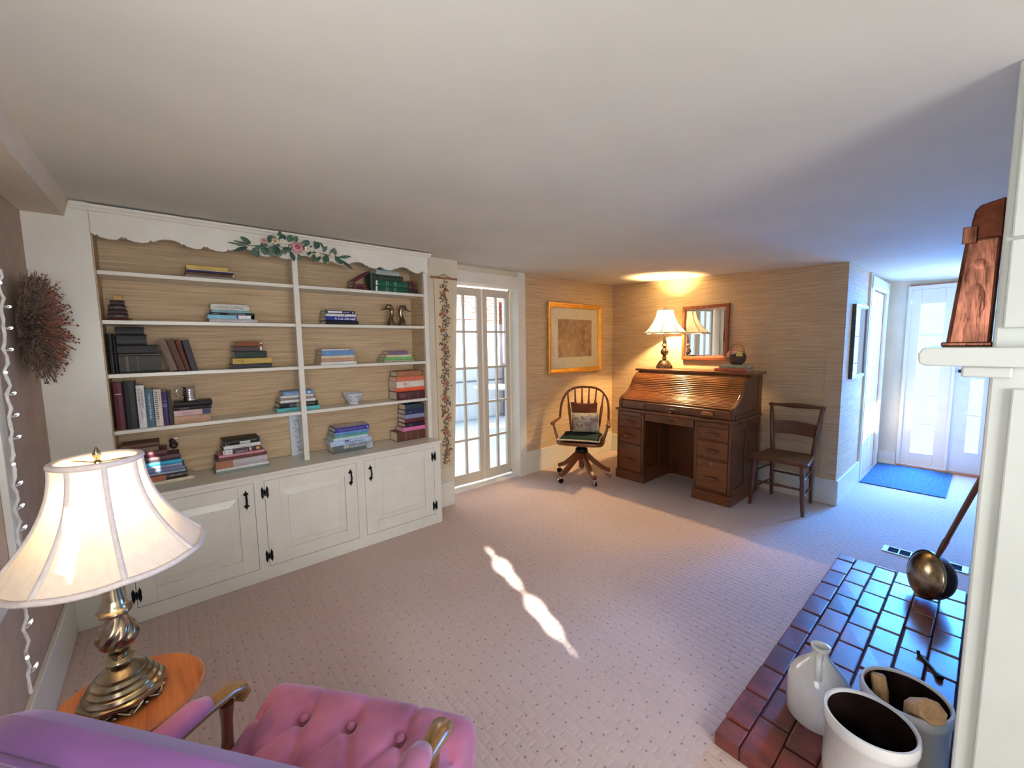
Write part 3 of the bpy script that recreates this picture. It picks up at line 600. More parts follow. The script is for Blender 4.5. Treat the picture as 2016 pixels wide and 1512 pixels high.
r, T, h = BK['E4']; scribble(r, -h+.02, -h+.06, T*.3, T*.7, mt('worn_gilt', (96, 80, 58)), 7)
r, T, h = BK['F2']; scribble(r, -.06, -.02, T*.25, T*.75, mt('grey_ink', (150, 146, 140)), 8)
r, T, h = BK['F3']; strip(r, .046, h, T*.04, T*.96, bmat('navy')); scribble(r, -.05, .02, T*.35, T*.65, mt('grey_ink', (150, 146, 140)), 10)
r, T, h = BK['H1']; scribble(r, -h+.012, -h+.034, T*.15, T*.4, WHITEINK, 4); strip(r, -.012, .045, T*.15, T*.32, WHITEINK); strip(r, -.012, .045, T*.4, T*.6, WHITEINK); scribble(r, .05, .08, T*.5, T*.7, mt('sage_ink', (150, 156, 130)), 8)
r, T, h = BK['H2']; scribble(r, -.03, .05, T*.35, T*.6, mt('sage_ink', (150, 156, 130)), 16)
r, T, h = BK['H3']; strip(r, -h, -.052, T*.05, T*.95, mt('book_cloth_white', BC['white'])); scribble(r, -h+.005, -.056, T*.3, T*.7, BLUEINK, 6); scribble(r, -.04, .03, T*.15, T*.45, WHITEINK, 14); strip(r, .04, .05, T*.2, T*.9, mt('peach_block', (232, 196, 168))); strip(r, h-.024, h-.006, T*.3, T*.8, GILT)
r, T, h = BK['H6']; strip(r, -h, -.05, T*.03, T*.97, mt('book_cloth_leather', BC['leather']), 'leather_patch')
r, T, h = BK['I3']; strip(r, -h, -h+.013, T*.1, T*.9, WHITEINK); bands(r, T, [-.05, -.035, .02, .03], mt('pale_green_stamp', (120, 160, 136), .5), .005)
r, T, h = BK['I4']; strip(r, -h, -h+.013, T*.1, T*.9, WHITEINK); bands(r, T, [-.05, -.035, .02, .03], mt('pale_green_stamp', (120, 160, 136), .5), .005)
r, T, h = BK['I2']; bands(r, T, [-.075, -.06, h-.02], mt('worn_gilt', (96, 80, 58)), .004)
for k in ('I21', 'I22', 'I31', 'I32'):
    if k in BK: r, T, h = BK[k]; bands(r, T, [-h*.6, h*.6], GILT, .003)
r, T, h = BK['N1']; scribble(r, -h+.02, .02, T*.2, T*.5, WHITEINK, 14); strip(r, h-.034, h-.02, T*.3, T*.7, WHITEINK)
r, T, h = BK['N5']; scribble(r, -.06, -.02, T*.2, T*.8, mt('lilac_ink', (150, 146, 190), .6), 10); strip(r, -.018, .01, T*.05, T*.95, mt('olive_block', (150, 140, 100), .6)); scribble(r, .05, .1, T*.4, T*.7, mt('grey_ink', (150, 146, 140)), 12)
r, T, h = BK['N6']; scribble(r, -h+.05, -.0, T*.3, T*.7, mt('teal_ink', (60, 130, 140), .6), 12)
r, T, h = BK['O3']; scribble(r, -.07, -.03, T*.4, T*.75, REDINK, 6); bands(r, T, [-.012, h-.02], mt('grey_ink', (150, 146, 140)), .001)
r, T, h = BK['O5']; bands(r, T, [-.03, -.02, .0, .055, .065], mt('worn_gilt', (96, 80, 58)), .007); strip(r, -.105, -.045, T*.25, T*.75, mt('worn_leather', (112, 70, 62), .6))
r, T, h = BK['Q1']; scribble(r, -.10, .08, T*.3, T*.6, mt('lilac_ink', (150, 146, 190)), 26); strip(r, h-.018, h-.010, T*.35, T*.65, WHITEINK); strip(r, -h+.003, h-.003, T*.98, T, bmat('violet'))
MB().box(-h+.012, h-.012, .012, .15, T, T+.0008).build('cover_picture', mt('pale_lilac_cover', (206, 186, 196), .4, var=.12, scale=18), r)
r, T, h = BK['Q5']; scribble(r, -.05, .1, T*.35, T*.65, BLUEINK, 20); strip(r, -.05, -.02, T*.75, T*.95, bmat('navy'))
r, T, h = BK['Q6']; strip(r, -.03, .09, T*.5, T*.95, mt('grey_photo', (150, 156, 164), .5, var=.1)); strip(r, .095, h, T*.05, T*.95, mt('grey_photo2', (170, 172, 180), .5, var=.1)); strip(r, -.075, -.035, T*.55, T*.98, mt('stone_photo', (180, 176, 168), .5, var=.15))
r, T, h = BK['R7']; bands(r, T, [-.062, -.048, -.02, -.006, .05, .06], mt('dull_gilt', (132, 96, 62), .5), .006)
for k in ('R2', 'R5'): r, T, h = BK[k]; scribble(r, -.05, -.028, T*.3, T*.7, mt('grey_ink', (150, 146, 140)), 3)
r, T, h = BK['A4']; bands(r, T, [h-.004], GILT, .006)
for k in ('B3', 'B5'): r, T, h = BK[k]; strip(r, -.01, .02, T*.3, T*.7, mt('worn_gilt', (96, 80, 58)))
r, T, h = BK['G9']; scribble(r, .02, .075, T*.55, T*.7, WHITEINK, 12); strip(r, -h, -.0, T*.05, T*.95, mt('rust_block', (176, 104, 76), .6))
# standing books: rotated so that the spine runs upright
def standing(x1, z, height, T, c, label, group, lean=0.0, yf=3.07, depth=.15):
    r = book(0, height, yf, z, T, c, label, group, depth, rot=(0, -R(90)-lean, 0), loc=(x1, yf, z+max(0, T*math.sin(lean))))
    for ch in r.children:                      # origin at the foot of the spine
        for v in ch.data.vertices: v.co.x += height/2
    return r, T, height
gF = 'upright books on the fourth left shelf'
F = []
for x1, hh, T, c, lab in [(-.1755, .258, .037, 'maroon', 'tall maroon upright book against the left shelf end'), (-.1235, .262, .050, 'black2', 'thick charcoal upright book beside the maroon one'),
                          (-.0875, .238, .034, 'white', 'white upright book lettered in black, fourth left shelf'), (-.053, .214, .033, 'tealblue', 'teal upright book between two pale ones'),
                          (-.017, .210, .034, 'ivory', 'cream upright book with dark lettering next to purple one'), (.0065, .195, .022, 'purplebook', 'purple upright book, fourth left shelf'),
                          (.026, .195, .018, 'charcoal', 'thin charcoal upright book beside the steel mug pile')]:
    F.append(standing(x1, 1.0435, hh, T, c, lab, gF))
def vtext(r, body, xc, zc_, w, hgt, mat): put(text_mesh(body, w, hgt, mat), r, (xc, -.0050, zc_), (0, R(180), 0))
r, T, h = F[0]; strip(r, h*.755, h*.77, T*.2, T*.8, WHITEINK)
r, T, h = F[2]; vtext(r, 'THE BEST AND', h*.68, T*.34, .10, .009, DARKINK); vtext(r, 'THE BRIGHTEST', h*.70, T*.70, .105, .009, DARKINK); vtext(r, 'HALBERSTAM', h*.33, T*.5, .055, .008, BLUEINK)
r, T, h = F[3]; scribble(r, h*.2, h*.9, T*.38, T*.62, WHITEINK, 18)
r, T, h = F[4]; scribble(r, h*.15, h*.97, T*.5, T*.82, DARKINK, 15); scribble(r, h*.7, h*.95, T*.2, T*.36, mt('grey_ink', (150, 146, 140)), 8)
r, T, h = F[5]; bands(r, T, [h*.56, h*.60, h*.63, h*.72], mt('lilac_ink', (150, 146, 190)), .003)
gD = 'worn books leaning on the dark pile'
standing(.068, 1.3515, .185, .036, 'taupe', 'worn tan book leaning on the big dark pile', gD, R(14)); standing(.104, 1.3515, .187, .033, 'brown', 'worn brown book leaning second from the dark pile', gD, R(14))
standing(.126, 1.3515, .187, .020, 'redbrown', 'thin reddish book leaning third from the dark pile', gD, R(13)); standing(.162, 1.3515, .182, .033, 'charcoal', 'dark worn book leaning last in the row', gD, R(11))
standing(-.195, 1.3515, .215, .017, 'dkolive', 'thin upright olive book squeezed left of the dark pile', 'upright books beside the dark pile'); standing(-.182, 1.3515, .205, .012, 'black', 'thin upright black book squeezed left of the dark pile', 'upright books beside the dark pile')
standing(1.268, 1.8955, .135, .030, 'dkgreen', 'dark green upright book between leaning maroon and green pile', 'small books by the green pile', yf=3.075, depth=.10)
standing(1.118, 1.944, .135, .020, 'maroon', 'maroon book leaning over the pair by the green pile', 'small books by the green pile', R(-55.5), yf=3.08, depth=.10)
# ================================================================ THINGS ON THE SHELVES
mg = thing('mug', 'ribbed steel mug with handle standing on the flat pile of books', 'mug', (.112, 3.125, 1.1690), world=True)
pr = [(0, 0), (.029, 0), (.032, .003), (.031, .008)] + [(.030+.0012*math.sin(i*1.4), .010+i*.0028) for i in range(24)] + [(.034, .084), (.032, .084), (.027, .076), (.027, .006), (0, .006)]
MB().lathe(pr, 28, (.112, 3.125, 1.1690)).build('cup', CHROME, mg, smooth=50)
MB().tube([(.082, 3.125, 1.243), (.060, 3.12, 1.246), (.048, 3.118, 1.225), (.056, 3.12, 1.200), (.083, 3.125, 1.190)], .0035, 8).build('handle', CHROME, mg, smooth=60)
bw = thing('bowl', 'small white china bowl with blue-grey pattern and scalloped rim', 'bowl', (1.09, 3.145, 1.0435), world=True)
CHINA = mt('white_china', (206, 214, 222), .15, var=.03)
sc_ = lambda r, z, a: r*(1+(.035*math.cos(8*a)*max(0, (z-.05)/.03) if z > .05 else 0))
MB().lathe([(0, .003), (.034, 0), (.036, .003), (.034, .012), (.042, .02), (.058, .045), (.069, .07), (.075, .084), (.073, .085), (.064, .068), (.050, .04), (.03, .02), (0, .016)], 40, (1.09, 3.145, 1.0435), sc_).build('bowl_body', CHINA, bw, smooth=50)
pm = MB(); rd = random.Random(3)
for i in range(46):
    a = rd.uniform(math.pi*.9, math.pi*2.1); z = rd.uniform(.030, .074); r_ = .0465+(z-.028)*.60+.0015
    c_ = Vector((1.09+r_*math.cos(a), 3.145+r_*math.sin(a), 1.0435+z)); t_ = Vector((-math.sin(a), math.cos(a), 0)); u_ = Vector((0, 0, 1)); s0 = rd.uniform(.003, .006)
    pm.add([c_-t_*s0, c_-u_*s0*.6, c_+t_*s0, c_+u_*s0*.6], [(0, 1, 2, 3)])
pm.build('pattern', mt('blue_grey_glaze', (116, 132, 150), .3), bw)
# pair of brass duck-head bookends
def duck(sx, x, label):
    t_ = thing('duck_bookend', label, 'bookend', (x, 3.14, 1.6385), 0, 'brass duck head bookends')
    m = MB(); P = [(0, 0, .0), (-.010*sx, 0, .03), (-.006*sx, 0, .065), (.004*sx, 0, .10), (.002*sx, 0, .13), (-.012*sx, 0, .150), (-.030*sx, 0, .150), (-.042*sx, 0, .138)]
    m.tube(P, [.034, .027, .0185, .0165, .019, .024, .022, .012], 14); m.build('neck', BRASSD, t_, smooth=60)
    MB().tube([(-.040*sx, 0, .138), (-.062*sx, 0, .127), (-.085*sx, 0, .122), (-.094*sx, 0, .122)], [.011, .009, .008, .002], 10, flat=.5).build('beak', BRASSD, t_, smooth=60)
    for s2 in (-1, 1): MB().ball((-.026*sx, s2*.0215, .152), .0035, 8, 6).build('eye', IRON, t_, smooth=60)
    MB().box(-.04, .036, -.036, .036, 0, .006).build('base', BRASSD, t_, bev=.002)
duck(1, 1.424, 'brass duck head bookend looking left on the second right shelf'); duck(-1, 1.504, 'brass duck head bookend looking right on the second right shelf')
# carved white plaque behind the stile
pl = thing('carved_plaque', 'white carved lettered board leaning behind the white stile on the counter', 'plaque', (.715, 3.245, .6985))
pl.rotation_euler = (R(-3), 0, 0)
PLQ = mt('pale_blue_white_plaque', (206, 216, 222), .6, var=.03)
MB().box(-.05, .05, 0, .012, 0, .30).build('board', PLQ, pl, bev=.003)
rel = MB()
for (a, b_) in [((-.025, .25), (.02, .25)), ((-.02, .24), (-.01, .215)), ((.0, .245), (.02, .21)), ((-.03, .205), (-.018, .195)), ((-.015, .19), (.02, .19)), ((.01, .19), (.012, .15)), ((-.018, .175), (.004, .175)), ((-.02, .14), (-.008, .12)), ((.0, .135), (.015, .12)), ((-.015, .095), (.0, .085)), ((.0, .09), (.02, .1)), ((-.012, .07), (.005, .03)), ((.005, .06), (.02, .03)), ((-.01, .03), (.02, .028))]:
    rel.tube([(a[0], -.001, a[1]), ((a[0]+b_[0])/2, -.002, (a[1]+b_[1])/2+.004), (b_[0], -.001, b_[1])], .0028, 6)
rel.build('carving', mt('grey_blue_carving', (150, 164, 172), .6), pl, smooth=60)
# small dark figurine with white cap on the pile behind the lamp
fg = thing('figurine', 'small dark figurine with a white cap on the pile behind the lampshade', 'figurine', (.017, 3.14, .888), world=True)
gz = .8885
MB().ball((.017, 3.14, gz+.022), .022, 12, 8, (1, .9, 1)).ball((.012, 3.13, gz+.05), .016, 12, 8).build('body', mt('dark_bronze_figure', (58, 46, 44), .4, .3), fg, smooth=60)
MB().ball((.026, 3.135, gz+.062), .014, 10, 6, (1.2, 1, .6)).build('cap', mt('ivory_cap', (232, 222, 206), .5), fg, smooth=60)

# ================================================================ ROSE GARLAND
gl = thing('rose_garland', 'garland of pink roses, white blossom and green leaves pinned to the valance', 'garland', (.72, 3.005, 2.12), world=True)
LEAF = [mt('garland_leaf_%d' % i, c_, .5, var=.12, scale=40) for i, c_ in enumerate([(58, 92, 72), (72, 108, 84), (44, 74, 62), (96, 122, 104)])]
def leaf_shape(c0, ang, L, w, mat, tilt=0.25):
    """a folded pointed leaf on the board plane (x,z), lifted towards the room"""
    d = Vector((math.cos(ang), 0, math.sin(ang))); n_ = Vector((-math.sin(ang), 0, math.cos(ang))); o_ = Vector((0, -1, 0)); m = MB(); c0 = Vector(c0); N = 6; vs = []
    for i in range(N+1):
        t_ = i/N; ww_ = w*max(0, math.sin(math.pi*min(.98, t_*.92+.06)))**.8; p = c0+d*L*t_+o_*(.006+tilt*L*t_*(1-.55*t_))
        vs += [p+n_*ww_+o_*.004, p, p-n_*ww_+o_*.004]
    fs = []
    for i in range(N): fs += [(3*i, 3*i+1, 3*i+4, 3*i+3), (3*i+1, 3*i+2, 3*i+5, 3*i+4)]
    m.add(vs, fs); o = m.build('leaf', mat, gl, smooth=60)
    s2 = o.modifiers.new('thick', 'SOLIDIFY'); s2.thickness = .0012
gy = 3.015
for i, (x, z, a, L, w) in enumerate([(.47, 2.120, 150, .06, .014), (.485, 2.095, 285, .055, .022), (.45, 2.095, 205, .075, .012), (.44, 2.105, 178, .09, .004), (.46, 2.112, 172, .08, .004), (.545, 2.11, 265, .05, .024), (.57, 2.14, 80, .045, .014), (.60, 2.09, 215, .05, .016), (.63, 2.17, 85, .05, .014),
                                     (.68, 2.165, 60, .045, .020), (.66, 2.17, 120, .035, .016), (.64, 2.10, 235, .055, .014), (.69, 2.10, 285, .06, .014), (.70, 2.09, 275, .05, .013), (.62, 2.115, 250, .05, .018), (.76, 2.165, 20, .05, .012), (.78, 2.15, 50, .04, .014), (.735, 2.09, 290, .045, .010), (.84, 2.14, 60, .05, .018), (.85, 2.15, 110, .04, .014), (.83, 2.10, 260, .05, .014),
                                     (.91, 2.10, 250, .055, .020), (.90, 2.14, 120, .05, .006), (.95, 2.10, 75, .06, .022), (.97, 2.10, 310, .06, .018), (.99, 2.10, 10, .085, .010), (1.0, 2.085, 325, .10, .010), (.60, 2.15, 110, .04, .012), (.87, 2.09, 230, .045, .012), (.72, 2.165, 75, .04, .014)]):
    leaf_shape((x, gy, z), R(a), L, w, LEAF[i % 4])
rd = random.Random(17)
for i in range(26):
    x = rd.uniform(.50, .98); leaf_shape((x, gy, 2.128-.03*abs(x-.70)/.25+rd.uniform(-.022, .028)), rd.uniform(0, 6.28), rd.uniform(.03, .05), rd.uniform(.008, .013), LEAF[rd.randrange(4)], .45)
def rose(x, z, r, mats, n=3):
    f = MB(); f.ball((x, gy-.022, z), r*.55, 10, 6)
    core = f.build('flower', mats[0], gl, smooth=60)
    for ring in range(n):
        rr = r*(.5+.25*ring); k = 5+ring
        pm_ = MB()
        for j in range(k):
            a = 2*math.pi*(j+.5*ring)/k; c_ = Vector((x+rr*.62*math.cos(a), gy-.030+.008*ring, z+rr*.62*math.sin(a)))
            o0 = len(pm_.v); pm_.ball((0, 0, 0), rr*.52, 8, 5, (1, .42, 1)); 
            for q in range(o0, len(pm_.v)): pm_.v[q] = tuple(Vector(pm_.v[q])+c_)
        pm_.build('petals', mats[1+ring % (len(mats)-1)], core, smooth=60)
PK = [mt('rose_deep', (168, 84, 100), .6), mt('rose_pink', (208, 140, 148), .6), mt('rose_pale', (222, 176, 170), .6)]
IV = [mt('ivory_heart', (212, 178, 110), .6), mt('ivory_petal', (232, 226, 206), .6), mt('white_petal', (238, 236, 226), .6)]
PC = [mt('peach_heart', (196, 132, 88), .6), mt('peach_petal', (218, 178, 138), .6), mt('ivory_petal', (232, 226, 206), .6)]
rose(.729, 2.131, .034, PK, 3); rose(.539, 2.143, .020, PK, 2); rose(.60, 2.150, .024, PC, 2); rose(.646, 2.157, .020, IV, 2); rose(.79, 2.128, .024, IV, 2); rose(.615, 2.178, .016, IV, 1); rose(.852, 2.100, .018, IV, 2); rose(.945, 2.108, .020, [PK[0], IV[1], PK[2]], 2); rose(.815, 2.115, .014, IV, 1); rose(.875, 2.09, .013, IV, 1)
for x, z, r_ in [(.575, 2.135, .011), (.625, 2.14, .012), (.665, 2.15, .011), (.685, 2.128, .012), (.765, 2.10, .011), (.80, 2.15, .011), (.835, 2.12, .012), (.90, 2.118, .010)]: rose(x, z, r_, IV, 1)
MB().tube([(.40, gy-.004, 2.10), (.55, gy-.006, 2.118), (.72, gy-.006, 2.128), (.88, gy-.006, 2.112), (1.04, gy-.004, 2.10)], .0022, 6).build('stem', mt('garland_stem', (82, 86, 62), .7), gl)

# ================================================================ EMBROIDERED HANGING
bp = thing('embroidered_hanging', 'long narrow cream hanging embroidered with a column of flowers', 'wall hanging', (1.93, 3.185, 2.06), world=True)
MB().hexa([(1.842, 3.178, .36), (1.985, 3.178, .36), (1.985, 3.184, .36), (1.842, 3.184, .36), (1.842, 3.176, 2.06), (2.040, 3.176, 2.06), (2.040, 3.184, 2.06), (1.842, 3.184, 2.06)]).build('cloth', mt('cream_linen', (214, 198, 164), .85, var=.05, scale=120), bp)
RODW = wood('hanging_rod', (112, 70, 36), (162, 110, 62), .4, 'x')
m = MB(); m.tube([(1.815, 3.172, 2.065), (1.84, 3.172, 2.065), (2.04, 3.172, 2.065), (2.065, 3.172, 2.065)], .008, 8); m.ball((1.813, 3.172, 2.065), .010, 8, 6); m.ball((2.066, 3.172, 2.065), .010, 8, 6); m.build('rod', RODW, bp, smooth=50)
MB().tube([(1.87, 3.172, 2.07), (1.91, 3.176, 2.085), (1.94, 3.178, 2.10), (1.97, 3.176, 2.085), (2.01, 3.172, 2.07)], .003, 6).build('cord', RODW, bp, smooth=50)
EM = [mt('embroidery_%d' % i, c_, .8) for i, c_ in enumerate([(112, 96, 68), (132, 116, 82), (100, 78, 62), (196, 116, 84), (150, 160, 168), (156, 112, 110), (196, 170, 124), (132, 110, 94)])]
ems = [MB() for _ in EM]; rd = random.Random(11)
def petal(m, cx, cz, a, L, w):
    d = Vector((math.cos(a), 0, math.sin(a))); n_ = Vector((-d.z, 0, d.x)); c_ = Vector((cx, 3.1755-rd.uniform(0, .0035), cz))
    m.add([c_, c_+d*L*.5+n_*w, c_+d*L, c_+d*L*.5-n_*w], [(0, 1, 2, 3)])
z = 2.015; k = 0
while z > .42:
    cx = 1.941-(2.02-z)/1.62*.028+.018*math.sin(k*1.9); kind = k % 7
    fc = {0: 4, 1: 5, 2: 3, 3: 4, 4: 6, 5: 5, 6: 3}[kind]
    if kind in (2, 4, 6):
        for j in range(7): petal(ems[fc], cx, z, j*.9, .026, .010)
        petal(ems[6], cx-.004, z, 0, .009, .005)
    else:
        for j in range(5): petal(ems[fc], cx, z, j*1.26+.4, .016, .006)
    for j in range(15):
        a = rd.uniform(0, 6.28); petal(ems[rd.choice([0, 1, 2, 7, 0, 2])], cx+rd.uniform(-.030, .030), z+rd.uniform(-.024, .024), a, rd.uniform(.020, .036), rd.uniform(.005, .009))
    z -= .044; k += 1
for i, m in enumerate(ems):
    if m.v: m.build('embroidery', EM[i], bp)['kind'] = 'stuff'

# ================================================================ GILT PICTURE, MIRROR, HALL PICTURE
GOLD = mt('gilt_frame', (226, 176, 84), .34, .7, var=.06, scale=14)
def frame_parts(root, w, h, prof, mat):
    """mitred frame in local x-z centred at origin, wall at y=0, front at -y. prof: list of (inset, depth)"""
    m = MB(); n = len(prof); vs = []
    for (ins, dep) in prof:
        for sx, sz in ((-1, -1), (1, -1), (1, 1), (-1, 1)): vs.append((sx*(w/2-ins), -dep, sz*(h/2-ins)))
    fs = [(i*4+k_, i*4+(k_+1) % 4, (i+1)*4+(k_+1) % 4, (i+1)*4+k_) for i in range(n-1) for k_ in range(4)]
    m.add(vs, fs); return m.build('frame', mat, root)
def quad_panel(root, w, h, y, mat, name, t=.002, x=0, z=0):
    return MB().box(x-w/2, x+w/2, y, y+t, z-h/2, z+h/2).build(name, mat, root)
pic = thing('framed_picture', 'sepia landscape print in a broad gilt frame on the grasscloth wall', 'picture', (3.895, 3.358, 1.54))
frame_parts(pic, .985, .835, [(0, 0), (0, .032), (.006, .040), (.018, .040), (.022, .034), (.046, .026), (.052, .024), (.058, .018), (.058, .006)], GOLD)
quad_panel(pic, .88, .73, -.010, mt('cream_mount', (234, 222, 190), .8, var=.03), 'mount')
def sepia():
    m, nt, b = new_mat('sepia_landscape_print'); v = coords(nt, (1, 1, 1))
    f = noise(nt, v, 16, 7, .65, .6); f2 = noise(nt, v, 4.5, 3, .5, .3)
    sx = nt.nodes.new('ShaderNodeSeparateXYZ'); nt.links.new(v, sx.inputs[0])
    g = nt.nodes.new('ShaderNodeTexGradient'); g.gradient_type = 'SPHERICAL'
    mp = nt.nodes.new('ShaderNodeMapping'); mp.inputs['Location'].default_value = (.30, 0, .05); mp.inputs['Scale'].default_value = (3.6, 1, 4.2); t_ = nt.nodes.new('ShaderNodeTexCoord')
    nt.links.new(t_.outputs['Object'], mp.inputs['Vector']); nt.links.new(mp.outputs[0], g.inputs['Vector'])
    c = ramp(nt, f, [(.32, lin((112, 82, 64))), (.5, lin((172, 134, 102))), (.68, lin((216, 182, 142)))])
    c = mix_rgb(nt, ramp(nt, g.outputs['Fac'], [(.15, (0, 0, 0, 1)), (.7, (.5, .5, .5, 1))]), c, lin((214, 176, 122)))
    c = mix_rgb(nt, .25, c, ramp(nt, f2, [(.35, lin((96, 66, 50))), (.65, lin((204, 166, 120)))]))
    nt.links.new(c, b.inputs['Base Color']); b.inputs['Roughness'].default_value = .8; return m
quad_panel(pic, .62, .455, -.012, sepia(), 'print', .0015, .0, .0)
quad_panel(pic, .87, .72, -.016, GLASS, 'glazing', .001)
# mirror on the desk wall: wall is turned by about 4.3 degrees
wa = math.atan2(4.673-4.48, 3.40-.83)            # wall heading
mir = thing('wall_mirror', 'plain mirror in a red-brown wooden frame above the rolltop desk', 'mirror', (4.567, 2.064, 1.573), -R(90)-wa)
frame_parts(mir, .525, .600, [(0, 0), (0, .024), (.004, .028), (.030, .028), (.037, .020), (.037, .008)], FRAMEW)
MB().box(-.226, .226, -.013, -.009, -.263, .263).build('looking_glass', MIRROR, mir)
bv = MB()
for sx, sz in ((1, 0), (-1, 0), (0, 1), (0, -1)):
    if sx: bv.add([(sx*.226, -.0125, -.263), (sx*.226, -.0125, .263), (sx*.208, -.0155, .245), (sx*.208, -.0155, -.245)], [(0, 1, 2, 3) if sx > 0 else (3, 2, 1, 0)])
    else: bv.add([(-.226, -.0125, sz*.263), (.226, -.0125, sz*.263), (.208, -.0155, sz*.245), (-.208, -.0155, sz*.245)], [(3, 2, 1, 0) if sz > 0 else (0, 1, 2, 3)])
bv.add([(-.208, -.0155, -.245), (.208, -.0155, -.245), (.208, -.0155, .245), (-.208, -.0155, .245)], [(0, 1, 2, 3)])
bv.build('bevelled_glass', MIRROR, mir)
ha = thing('hall_picture', 'narrow dark framed picture with reflecting glass on the hall wall', 'picture', (4.965, .829, 1.455))
frame_parts(ha, .52, .67, [(0, 0), (0, .028), (.018, .030), (.03, .022), (.03, .010)], mt('silver_black_frame', (70, 64, 62), .3, .3))
quad_panel(ha, .46, .61, -.012, mt('dark_print', (96, 100, 104), .7, var=.3, scale=8), 'print')
quad_panel(ha, .46, .61, -.020, mt('picture_glass', (120, 126, 130), .02, 0.9), 'glazing', .002)

# ================================================================ DRIED WREATH ON THE LEFT WALL
wr = thing('dried_twig_wreath', 'shaggy dried twig wreath with rust red seed heads on the left wall', 'wreath', (-.455, 2.74, 1.585))
rd = random.Random(5); tw = MB(); tr = MB(); sd = MB()
for i in range(1500):
    a = rd.uniform(0, 2*math.pi); rr = math.sqrt(rd.uniform(.0, 1)); 
    p0 = Vector((.01+rd.uniform(0, .05), rr*.10*math.cos(a), rr*.13*math.sin(a)))
    lat = rd.uniform(.3, 1.0); d_ = Vector((rd.uniform(.25, 1.0)*(1.05-.55*rr), math.cos(a)*(.2+rr)*.95, math.sin(a)*(.2+rr)*1.1)).normalized()
    L = rd.uniform(.07, .135); p1 = p0+d_*L*.55+Vector((rd.uniform(-.01, .01), rd.uniform(-.012, .012), rd.uniform(-.012, .012)))
    p2 = p0+d_*L+Vector((rd.uniform(-.012, .012), rd.uniform(-.018, .018), rd.uniform(-.018, .018)))
    for p in (p1, p2): p.x = max(p.x, .006)
    red = (p2.x > .112 and rd.random() < .8)
    (tr if red else tw).tube([p0, p1, p2], [.0027, .002, .001], 4)
    if rd.random() < (.55 if red else .22): sd.ball(p2, rd.uniform(.003, .0055), 5, 4)
o = tw.build('twigs', mt('grey_brown_twig', (124, 104, 92), .85, var=.25, scale=40), wr); o['kind'] = 'stuff'
o = tr.build('rust_twigs', mt('rust_twig', (172, 112, 88), .85, var=.25, scale=40), wr); o['kind'] = 'stuff'
o = sd.build('seed_heads', mt('seed_head', (110, 72, 60), .85, var=.25, scale=60), wr); o['kind'] = 'stuff'
MB().tube([(.012, .07*math.cos(t_*.3), .09*math.sin(t_*.3)) for t_ in range(21)], .012, 6, True).build('hoop', mt('grey_brown_twig', (88, 70, 60)), wr)

# ================================================================ FAIRY LIGHTS BY THE WINDOW
fl = thing('fairy_light_string', 'white fairy light string hanging down beside the left window', 'string lights', (-.43, 2.3, 1.0), world=True)
WCORD = mt('white_cord', (226, 224, 214), .5)
pts = []
zs = [1.78-.0265*i for i in range(56)]
for i, z in enumerate(zs): pts.append((-.425+.004*math.sin(i*2.1), 2.37-.31*(1.78-z)/1.45+.014*math.sin(i*1.7), z))
MB().tube(pts, .0045, 6).tube([(p[0]+.004*math.cos(i*1.5), p[1]+.005*math.sin(i*1.5), p[2]) for i, p in enumerate(pts)], .0028, 6).build('cord', WCORD, fl, smooth=60)
for i in range(2, 56, 3):
    p = Vector(pts[i]); s2 = 1 if (i//3) % 4 else -1
    so = MB().tube([p, p+Vector((.006, .016*s2, -.004)), p+Vector((.010, .034*s2, -.002))], [.003, .004, .0045], 6).build('socket', WCORD, fl, smooth=60)
    MB().tube([p+Vector((.010, .034*s2, -.002)), p+Vector((.012, .046*s2, 0)), p+Vector((.013, .060*s2, .002))], [.0055, .005, .0005], 6).build('bulb', FAIRY, so, smooth=60)
